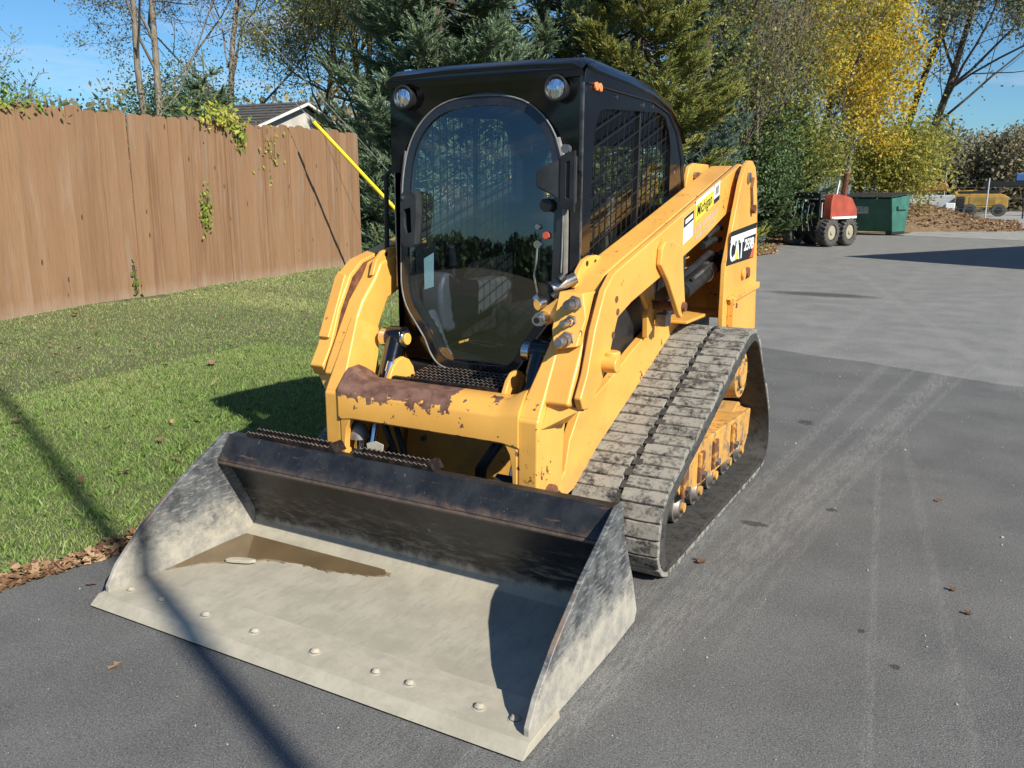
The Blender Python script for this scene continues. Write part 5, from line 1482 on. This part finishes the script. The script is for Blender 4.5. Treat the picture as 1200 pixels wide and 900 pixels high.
# grab handle on the cab's right front corner
m = MB(); m.tube([(-.448, -.60, 1.61), (-.515, -.60, 1.61), (-.540, -.60, 1.588), (-.545, -.60, 1.40), (-.547, -.60, 1.26), (-.535, -.60, 1.235), (-.448, -.60, 1.20)], .011, 10); m.build('grab_handle', HOSE, cab)
m = MB(); m.prism([(-.60, 1.19), (-.45, 1.235), (-.45, 1.18), (-.60, 1.175)], -.62, -.50, 'y'); m.build('wiper_bracket', DULLB, cab)
# seat, armrests and joysticks
m = MB(); m.box((-.22, -.20, .80), (.22, .30, .98)); seat = m.build('seat', SEATM, L, bevel=.04, seg=4)
m = MB(); m.box((-.20, .24, .95), (.20, .36, 1.52), (rad(-10), 0, 0)); m.build('backrest', SEATM, seat, bevel=.05, seg=4)
pod = [(-.50, 1.165), (-.545, 1.15), (-.575, 1.09), (-.575, .98), (-.55, .90), (-.50, .88), (.05, .98), (.10, 1.06), (.05, 1.10), (-.35, 1.10)]
for sx in (1, -1):
    m = MB(); m.prism(pod, min(sx*.27, sx*.385), max(sx*.27, sx*.385), 'x'); ar = m.build('armrest', PODM if sx < 0 else SEATM, seat, bevel=.03, seg=4)
    m = MB(); m.tube([(sx*.30, -.42, 1.10), (sx*.30, -.43, 1.20)], .012, 8).cyl((sx*.30, -.43, 1.19), (sx*.29, -.46, 1.28), .024, .018, n=14); m.build('joystick', HOSE, seat, bevel=.004)
m = MB(); m.tube([(-.33, -.575, .98), (-.27, -.60, .90), (-.235, -.61, .84), (-.20, -.61, .80)], [.030, .022, .018, .014], 10); m.build('foot_pedal', PODM, seat)
for k in range(4): MB().cyl((-.30+.02*k, -.60, .945-.03*k), (-.29+.02*k, -.62, .945-.03*k), .016, n=10).build('knob', PODM, seat)
m = MB(); m.box((-.37, -.60, .775), (.37, .55, .79)); m.build('floor_mat', SEATM, L)

# ---- bucket
BI = [(-1.255, .507), (-1.295, .505), (-1.368, .412), (-1.350, .392), (-1.322, .388), (-1.285, .340), (-1.225, .225), (-1.180, .135), (-1.178, .085), (-1.205, .050), (-1.26, .034), (-1.40, .030), (-1.76, .034)]
BO = [(-1.76, .016), (-1.40, .012), (-1.20, .014), (-1.135, .05), (-1.125, .12), (-1.165, .23), (-1.225, .34), (-1.245, .40), (-1.245, .495)]
m = MB(); m.prism(BI+BO, -.885, .885, 'x'); bk = m.build('bucket', BUCK, L, bevel=.003, ang=30)
SP = [(-1.925, .030), (-1.925, .065), (-1.88, .135), (-1.76, .245), (-1.58, .368), (-1.31, .515), (-1.262, .512), (-1.245, .40), (-1.15, .20), (-1.098, .055), (-1.12, .018), (-1.30, .008), (-1.80, .010)]
for sx in (1, -1):
    m = MB(); m.prism(SP, min(sx*.8855, sx*.905), max(sx*.8855, sx*.905), 'x'); m.build('side_plate', BSIDE, bk, bevel=.004)
m = MB(); m.rings([[(-.918, -1.985, .008), (-.918, -1.97, .022), (-.918, -1.945, .040), (-.918, -1.765, .047), (-.918, -1.755, .008)], [(.918, -1.985, .008), (.918, -1.97, .022), (.918, -1.945, .040), (.918, -1.765, .047), (.918, -1.755, .008)]])
ce = m.build('cutting_edge', BEDGE, bk, bevel=.002)
for x in (-.83, -.66, -.43, -.19, .08, .33, .46, .71, .83):
    m = MB(); rr_ = random.uniform(.017, .021); m.cyl((x, -1.87, .036), (x, -1.87, .044), rr_*1.45, rr_*1.1, n=12).cyl((x, -1.87, .044), (x, -1.868, .056), rr_*.95, rr_*.5, n=9); m.build('plow_bolt', BEDGE, bk, bevel=.003, seg=3)
# dark worn roll along the lip, and the rubbed brown ridge under it
m = MB(); m.tube([(-.884, -1.362, .400), (.884, -1.362, .400)], .009, 8); m.build('lip_bead', BUCK, bk)
# serrated steps on the lip
EDG = []
SERR = flat('worn_bright_teeth', (.34, .27, .22), .5, .5, .3, 40)
for (x0, x1) in ((-.79, -.34), (-.22, .13)):
    m = MB()
    for yc in (-1.222, -1.282): 
        g = grip_strip(x0, x1, yc, .522); m.add(g.v, g.f)
    m.box((x0, -1.28, .509), (x1, -1.225, .5125)); 
    m.prism([(x1, .50), (x1+.03, .505), (x1+.012, .535), (x1, .54)], -1.285, -1.215, 'y')
    sg = m.build('step_grip', GRIP, bk, smooth=False)
    EDG.append((x0, x1))
for x0, x1 in EDG:
    m = MB()
    for yc in (-1.222, -1.282):
        n_ = int((x1-x0)/.0115); m.tube([(x0+(x1-x0)*i/n_, yc-.0035, .5225+(.007 if i % 2 else 0)) for i in range(n_+1)], .0016, 4)
    m.build('serrated_edge', SERR, bk, smooth=False)
m = MB()
for k in range(8):
    m.tube([(-.24+.46*i/40, -.704-.032*k, .7725-.004*k+(.007 if i % 2 else 0)) for i in range(41)], .0013, 4)
m.build('step_teeth', SERR, L, smooth=False)
# dried mud cake lump in the puddle
pud_out = [(-.872, -1.62), (-.80, -1.55), (-.70, -1.47), (-.60, -1.405), (-.50, -1.375), (-.42, -1.365), (-.33, -1.365), (-.24, -1.345), (-.16, -1.325), (-.10, -1.30), (-.085, -1.275), (-.12, -1.245), (-.20, -1.232), (-.30, -1.236), (-.42, -1.222), (-.55, -1.214), (-.68, -1.208), (-.80, -1.205), (-.872, -1.21)]
rs_ = random.Random(4); pp_ = catmull([(x, y, 0) for x, y in pud_out], 5)
pud = [(p.x, p.y+rs_.uniform(-.004, .004)) for p in pp_]
cx_, cy_ = -.52, -1.34
rim = [(max(-.884, cx_+(x-cx_)*1.05+rs_.uniform(-.006, .006)), cy_+(y-cy_)*1.13+rs_.uniform(-.008, .008)) for x, y in pud]
MB().prism(rim, .0300, .0352, 'z').build('wet_mud', flat('wet_mud', (.21, .165, .11), .35, 0, .25, 14, .2), bk, smooth=False)
m = MB(); m.prism(pud, .0345, .0385, 'z')
o = m.build('puddle', WATER, None, smooth=False); tag(o, 'shallow brown muddy puddle lying in the left back corner of the bucket', 'puddle')
m = MB(); pts_ = [(-.60, -1.50), (-.545, -1.475), (-.50, -1.47), (-.515, -1.495), (-.56, -1.515), (-.61, -1.53)]
m.prism(catmull([(x-.10, y, 0) for x, y in pts_], 4) and [(p.x, p.y) for p in catmull([(x-.11, y+.02, 0) for x, y in pts_], 4)], .039, .052, 'z')
tag(m.build('mud_lump', BEDGE, None, bevel=.003), 'small pale lump of dried mud standing out of the puddle in the bucket', 'mud lump')

# ---- decals and lettering on the machine's left side
def plate(poly, x0, x1, mat, name='sticker', parent=None):
    return MB().prism(poly, x0, x1, 'x').build(name, mat, parent or L, smooth=False)
dec = plate([(.585, 1.155), (1.145, 1.165), (1.19, 1.36), (.655, 1.325), (.64, 1.30)], .7003, .7018, INK, 'decal')
plate([(.645, 1.268), (1.17, 1.298), (1.178, 1.33), (.655, 1.300)], .7019, .7024, WHITEP, 'decal_band', dec)
plate([(1.06, 1.168), (1.143, 1.17), (1.165, 1.255)], .7019, .7024, REDP, 'decal_band', dec)
lettering('CAT', .145, WHITEP, dec, (.7024, .640, 1.175), (0, 1, .03), (0, 0, 1), .0006, .004, width=.27)
plate([(.735, 1.178), (.815, 1.180), (.775, 1.235)], .7042, .7048, YSTICK, 'decal_triangle', dec)
lettering('259B', .085, WHITEP, dec, (.7024, .925, 1.215), (0, 1, .03), (0, 0, 1), .0006, .002, .2, width=.21)
sl_ = .262
def P2(y, z): return (y, z+sl_*y)
s1 = plate([P2(.215, 1.33), P2(.215, 1.405), P2(.495, 1.405), P2(.495, 1.33)], .6425, .6435, YSTICK, 'sticker')
lettering('Michigan', .075, INK, s1, (.6437, .235, 1.347+sl_*.235), (0, 1, sl_), (0, 0, 1), .0004, .001, width=.24)
plate([P2(.215, 1.406), P2(.215, 1.425), P2(.495, 1.425), P2(.495, 1.406)], .6425, .6435, WHITEP, 'sticker')
s2 = plate([P2(.505, 1.33), P2(.505, 1.425), P2(.60, 1.425), P2(.60, 1.33)], .6425, .6435, WHITEP, 'sticker')
plate([P2(.505, 1.331), P2(.505, 1.355), P2(.60, 1.355), P2(.60, 1.331)], .6436, .6441, INK, 'sticker_band', s2)
plate([P2(.525, 1.37), P2(.525, 1.41), P2(.58, 1.41), P2(.58, 1.37)], .6436, .6441, GREYS, 'sticker_band', s2)
s3 = plate([P2(.045, 1.275), P2(.045, 1.395), P2(.185, 1.395), P2(.185, 1.275)], .6425, .6435, WHITEP, 'sticker')
plate([P2(.045, 1.35), P2(.045, 1.395), P2(.185, 1.395), P2(.185, 1.35)], .6436, .6441, INK, 'sticker_band', s3)
plate([P2(.065, 1.362), P2(.065, 1.382), P2(.17, 1.382), P2(.17, 1.362)], .6442, .6445, WHITEP, 'sticker_band', s3)
for row, (z, a, b) in enumerate(((1.275, .215, .575), (1.235, .24, .56))):
    y = a; k = 0
    while y < b-.02:
        w = .018+.008*((k*7) % 3); plate([P2(y, z), P2(y, z+.022), P2(y+w, z+.022), P2(y+w, z)], .6425, .6430, BRONZE, 'printed_mark', arm_l if False else s1); y += w+.008; k += 1
#PART5
# ================================================================== BACKGROUND MACHINES AND YARD
REDPAINT = flat('faded_red_paint', (.36, .07, .04), .5, 0, .15, 3)
CREAM = flat('cream_wheel_rim', (.34, .30, .22), .5, 0, .1, 5)
GREEN = flat('dark_green_dumpster_paint', (.036, .135, .10), .5, 0, .2, 2.5)
BLKP = flat('black_plastic_lid', (.02, .021, .024), .55, 0, .2, 4)
OLDY = flat('dusty_yellow_machine_paint', (.40, .23, .04), .55, 0, .2, 2)
WOODY = flat('weathered_timber', (.24, .16, .11), .9, 0, .2, 4)
CONC = flat('pale_concrete', (.42, .42, .42), .9, 0, .12, 2)

T = thing('ride_on_trencher', 'small red and black trencher with chevron tyres parked in front of the green dumpster', 'trencher', (-2.9, 23.3, 0), rad(-22))
def wheel(parent, x, y, r_, w, side, rimm=CREAM):
    m = MB(); n = 32; prof = [(-w/2, r_*.55), (-w/2, r_*.86), (-w*.42, r_*.95), (w*.42, r_*.95), (w/2, r_*.86), (w/2, r_*.55)]
    rg = [[(x+a, y+b*math.cos(2*PI*k/n), r_+b*math.sin(2*PI*k/n)) for a, b in prof] for k in range(n)]; rg.append(rg[0])
    m.rings(rg, closed_ring=True, cap=False); ty = m.build('tyre', TYRE, parent)
    lg = MB()
    for k in range(20):
        for s in (-1, 1):
            t = 2*PI*(k+(.5 if s > 0 else 0))/20
            a0 = Vector((x+s*.0, y+r_*.96*math.cos(t), r_+r_*.96*math.sin(t))); t2 = t+.20
            a1 = Vector((x+s*w*.5, y+r_*.94*math.cos(t2), r_+r_*.94*math.sin(t2)))
            lg.tube([a0, (a0+a1)/2*1.0, a1], .024, 4)
    lg.build('tread_lugs', TYRE, ty, kind='stuff')
    m = MB(); m.cyl((x+side*w*.18, y, r_), (x+side*w*.40, y, r_), r_*.46, r_*.50, n=28).cyl((x+side*w*.40, y, r_), (x+side*w*.50, y, r_), r_*.2, r_*.16, n=18)
    m.build('rim', rimm, ty)
for (x, y, s) in ((.52, 0, 1), (.52, .98, 1), (-.62, 0, -1), (-.62, .98, -1)): wheel(T, x, y, .42, .34, s)
m = MB(); m.box((-.42, -.15, .35), (.40, 1.25, .62)); fr = m.build('frame', DULLB, T, bevel=.02)
m = MB(); m.prism([(-.10, .80), (-.12, 1.30), (-.02, 1.52), (.30, 1.52), (.98, 1.42), (1.30, 1.10), (1.34, .82)], .40, .66, 'x'); hd = m.build('hood', REDPAINT, T, bevel=.03)
m = MB(); m.box((-.44, -.10, .62), (.399, 1.25, 1.36)); m.build('engine_cover', DULLB, T, bevel=.03)
m = MB(); m.box((-.50, -.30, 1.40), (.40, -.02, 1.58)); m.build('console', BLKP, T, bevel=.02)
m = MB(); m.box((-.46, -.26, .60), (-.40, -.20, 1.42)).box((.30, -.26, .60), (.36, -.20, 1.42)); m.build('console_post', DULLB, T)
m = MB(); m.prism([(-.05, .80), (1.30, .82), (1.30, .885), (-.05, .87)], .661, .666, 'x'); m.build('decal_band', WHITEP, hd)
MB().box((.33, -.135, .85), (.37, -.105, 1.28)).build('decal_band', WHITEP, hd)
for i in range(9):
    x = -.36+i*.07; z1 = random.uniform(1.15, 1.38)
    m = MB(); m.tube([(x, -.24, .45), (x+random.uniform(-.05, .05), -.34, .85), (x+random.uniform(-.03, .03), -.28, z1)], .017, 6); m.build('lever' if i % 3 == 0 else 'hose', CHROME if i % 3 == 0 else HOSE, T)
    MB().cyl((x, -.30, z1-.02), (x, -.30, z1+.04), .028, n=10).build('lever_knob', WHITEP if i in (1, 4) else HOSE, T)
m = MB(); m.box((-.62, -.34, .55), (-.54, -.28, 1.30), (0, rad(6), 0)); m.build('upright', WOODY, T, bevel=.01)
m = MB(); m.box((-1.15, -.35, .72), (-.45, -.10, .80), (0, rad(-24), 0)); m.build('blade_arm', STEEL, T, bevel=.01)
m = MB(); m.tube([(.02, 1.55, 1.0), (.10, 1.47, 1.7), (.18, 1.38, 2.15)], [.11, .09, .08], 8); bo = m.build('trencher_boom', RUST, T)
MB().box((-.09, 1.28, 1.30), (-.03, 1.34, 1.95), (0, rad(9), 0)).build('boom_stripe', WHITEP, T)
m = MB(); m.cyl((-.75, -.30, .95), (-.75, .2, .95), .22, n=18); m.build('reel', HOSE, T, bevel=.02)

D = thing('dumpster', 'dark green steel dumpster with a black lid and a faded notice behind the red trencher', 'dumpster', (-3.72, 33.3, 0), rad(-17))
m = MB(); m.rings([[(0, .05, .10), (2.25, .05, .10), (2.25, 1.25, .10), (0, 1.25, .10)], [(0, -.24, 1.36), (2.25, -.24, 1.36), (2.25, 1.45, 1.50), (0, 1.45, 1.50)]]); bd = m.build('body', GREEN, D, bevel=.015)
for k in range(2):
    m = MB(); m.rings([[(.01+1.12*k, -.29, 1.385), (1.12+1.12*k, -.29, 1.385), (1.12+1.12*k, 1.5, 1.55), (.01+1.12*k, 1.5, 1.55)], [(.01+1.12*k, -.29, 1.43), (1.12+1.12*k, -.29, 1.43), (1.12+1.12*k, 1.5, 1.60), (.01+1.12*k, 1.5, 1.60)]]); m.build('lid', BLKP, D, bevel=.015)
def notice():
    t = NT('faded_notice', .6); n = t.noise(12, 5, .7, stretch=(1, 1, 2.6)); t.color(t.mix(t.step(n, .46, .52), (.50, .52, .48), (.20, .22, .21))); return t.m
MB().rings([[(.82, -.122, .78), (1.32, -.122, .78), (1.32, -.185, 1.06), (.82, -.185, 1.06)], [(.82, -.09, .78), (1.32, -.09, .78), (1.32, -.15, 1.06), (.82, -.15, 1.06)]]).build('notice', notice(), D, smooth=False)
for x in (.03, 2.18): MB().rings([[(x, .03, .12), (x+.06, .03, .12), (x+.06, .06, .12), (x, .06, .12)], [(x, -.265, 1.34), (x+.06, -.265, 1.34), (x+.06, -.09, 1.34), (x, -.09, 1.34)]]).build('rib', GREEN, D)
for x in (0, 2.0): MB().box((x, 0.0, 0), (x+.25, 1.2, .10)).build('skid', DULLB, D)
MB().box((2.26, .2, .95), (2.34, 1.1, 1.08)).build('lift_pocket', GREEN, D, bevel=.01)

# bank of mulch and leaves beside the dumpster
vs, fs = [], []
NX, NY = 44, 26
for j in range(NY+1):
    for i in range(NX+1):
        a, b = i/NX, j/NY; x = -4.5+7.6*a; y = 34.2+18*b + a*4.0
        hgt = 1.1*math.exp(-((x+1.6)/2.6)**2 if x > -1.6 else 0)*math.sin(PI*min(1, b*1.05+.02))**.6*(1-.2*b)
        hgt += .06*math.sin(x*7+y*3)+.05*math.sin(x*3.1-y*5.3)
        vs.append((x, y, max(-.06, hgt*(1 if 0 < i < NX and 0 < j < NY else 0)-.03)))
for j in range(NY):
    for i in range(NX): a = j*(NX+1)+i; fs.append((a, a+1, a+NX+2, a+NX+1))
m = MB(); m.add(vs, fs); mo = m.build('mulch_bank', VERGE, ang=80); tag(mo, 'low brown bank of leaves and mulch right of the green dumpster', 'mulch bank', kind='structure')
n = 11000; idx = rng.integers(0, len(vs), n); P = np.array(vs)[idx]+np.stack([rng.uniform(-.12, .12, n), rng.uniform(-.35, .35, n), rng.uniform(.0, .04, n)], 1)
P = P[P[:, 2] > .02]; n = len(P); d = rng.normal(0, .5, (n, 3)); d[:, 2] = 1
V, F = scatter(LEAFV, LEAFF, P, basis(d, rng.uniform(0, 6, n)), rng.uniform(.08, .16, n))
tag(np_mesh('bank_leaves', V, 3, F, L_DRY, tone=np.repeat(rng.uniform(.2, .9, n), 11)), 'dry leaves covering the bank beside the dumpster', 'leaf litter', kind='stuff')

# the equipment yard beyond
def machine(loc, rz, label, kind=0):
    t = thing('yard_machine', label, 'machine', loc, rz, 'yellow machines in the far yard')
    w = 3.1; t.scale = (.9, .9, .82)
    m = MB(); m.prism([(0, .75), (w, .75), (w, 1.7), (w-.5, 1.95), (.4, 1.95), (0, 1.7)], 0, 1.5, 'y'); m.build('body', OLDY, t, bevel=.05)
    m = MB(); m.box((.35, -.03, .95), (w-.9, .0, 1.65)); m.build('side_panel', flat('oily_yellow_panel', (.30, .19, .04), .6, 0, .3, 1.2), t)
    for x in (.45, w-.6):
        m = MB(); m.cyl((x, -.25, .55), (x, .25, .55), .55, n=24); ty = m.build('tyre', TYRE, t, bevel=.06); MB().cyl((x, -.28, .55), (x, -.24, .55), .27, n=20).build('rim', OLDY if kind else DULLB, ty)
    MB().box((-.6, -.1, .3), (0, 1.4, 1.7)).build('counterweight', DULLB, t, bevel=.05)
    MB().box((.6, .2, 1.95), (2.4, 1.3, 2.25)).build('deck', DULLB, t, bevel=.02)
    if kind:
        m = MB(); m.tube([(3.0, .7, 1.9), (2.2, .7, 2.3), (.4, .7, 2.2)], .10, 8); m.build('boom', OLDY, t)
    return t
machine((-.25, 68, 0), rad(3), 'boxy yellow machine with a dark side panel standing behind the yard fence posts')
machine((4.6, 72, 0), rad(-6), 'yellow machine at the right edge behind the first one, with its boom folded', 1)
machine((-1.9, 86, 0), rad(0), 'yellow machine half hidden at the back left of the yard', 1)
def blockt(loc, rz, sz, label):
    t = thing('concrete_block', label, 'concrete block', loc, rz, 'pale concrete blocks in the far yard')
    MB().box((0, 0, 0), sz).build('block', CONC, t, bevel=.04); return t
blockt((-5.1, 74, 0), rad(10), (2.4, 1.2, 1.5), 'pale grey block left of the yellow yard machines')
blockt((-7.6, 76, 0), rad(5), (2.3, 1.2, 1.45), 'pale grey block farthest left in the yard beside the mulch bank')
blockt((-2.6, 68.2, 0), rad(6), (1.7, 1.2, 1.5), 'pale grey block touching the yellow machine in the yard')
tag(MB().box((-1.35, 65.8, 0), (-.75, 66.2, .95)).build('white_barrel', WHITEP, None, bevel=.04), 'small white box at the left foot of the yellow yard machine', 'box')
tp = thing('equipment_trailer', 'long dark flatbed with a blue tarpaulin behind the yellow machines', 'trailer', (.5, 90, 0))
MB().box((0, 0, 2.3), (12, 2.4, 2.75)).build('bed', DULLB, tp, bevel=.04)
MB().box((2.6, .1, 2.76), (9.5, 2.2, 3.5)).build('tarpaulin', flat('blue_tarpaulin', (.05, .13, .30), .6, 0, .2, 1), tp, bevel=.12)
for x in (.4, 5.5, 11): MB().cyl((x, -.1, .9), (x, 2.5, .9), .55, n=20).cyl((x, 1.2, .9), (x, 1.25, 2.4), .12, n=8).build('axle', DULLB, tp)
def fpost(x, y, h, lean, label, r_=.05, mt=None):
    t = MB().cyl((0, 0, 0), (lean, 0, h), r_, r_*.9, n=10).build('fence_post', mt or CONC, None); t.location = (x, y, 0)
    tag(t, label, 'post', 'posts along the equipment yard')
fpost(1.25, 62, 2.6, .0, 'grey post in front of the middle of the yellow yard machine')
fpost(3.4, 62, 2.4, -.05, 'dark post at the right picture edge in front of the yard', .05, DULLB)
fpost(-5.0, 64, 3.1, .75, 'slanting pale timber post left of the yellow machines', .10, WOODY)
fpost(-2.6, 88, 4.1, .0, 'upright pale post behind the left yard machine')
fpost(-9.2, 60, 3.0, .0, 'thin dark post at the left end of the yard fence', .045, DULLB)
m = MB()
for k in range(3): m.tube([(-9.2, 60, .6+k*.7), (-3, 63, .6+k*.7), (1.25, 62, .6+k*.7), (3.4, 62, .6+k*.7), (12, 60, .6+k*.7)], .012, 4)
tag(m.build('wire_strands', WIRE, None), 'thin wires strung between the yard posts', 'wire')
sf = thing('slatted_fence', 'grey blue slatted chain link fence behind the mulch bank', 'fence', (-13.0, 70, 0), rad(6))
SLAT = flat('grey_blue_slats', (.22, .26, .29), .7, 0, .2, .7)
for k in range(24): MB().box((k*.36, 0, .1), (k*.36+.32, .03, 3.3+.05*math.sin(k*2))).build('slat', SLAT, sf, smooth=False)
for k in range(4): MB().cyl((k*2.8, .06, 0), (k*2.8, .06, 3.6), .05, n=8).build('fence_post', DULLB, sf)
tag(MB().prism([(0, 0), (3.6, .3), (3.4, .9), (2.0, 1.25), (.5, 1.0)], 0, 2.0, 'y').build('scrap_pile', RUSTY, None, bevel=.1), 'dark rusty scrap heaped between the slanting post and the yellow machine', 'scrap').location = (-5.6, 82, 1.6)
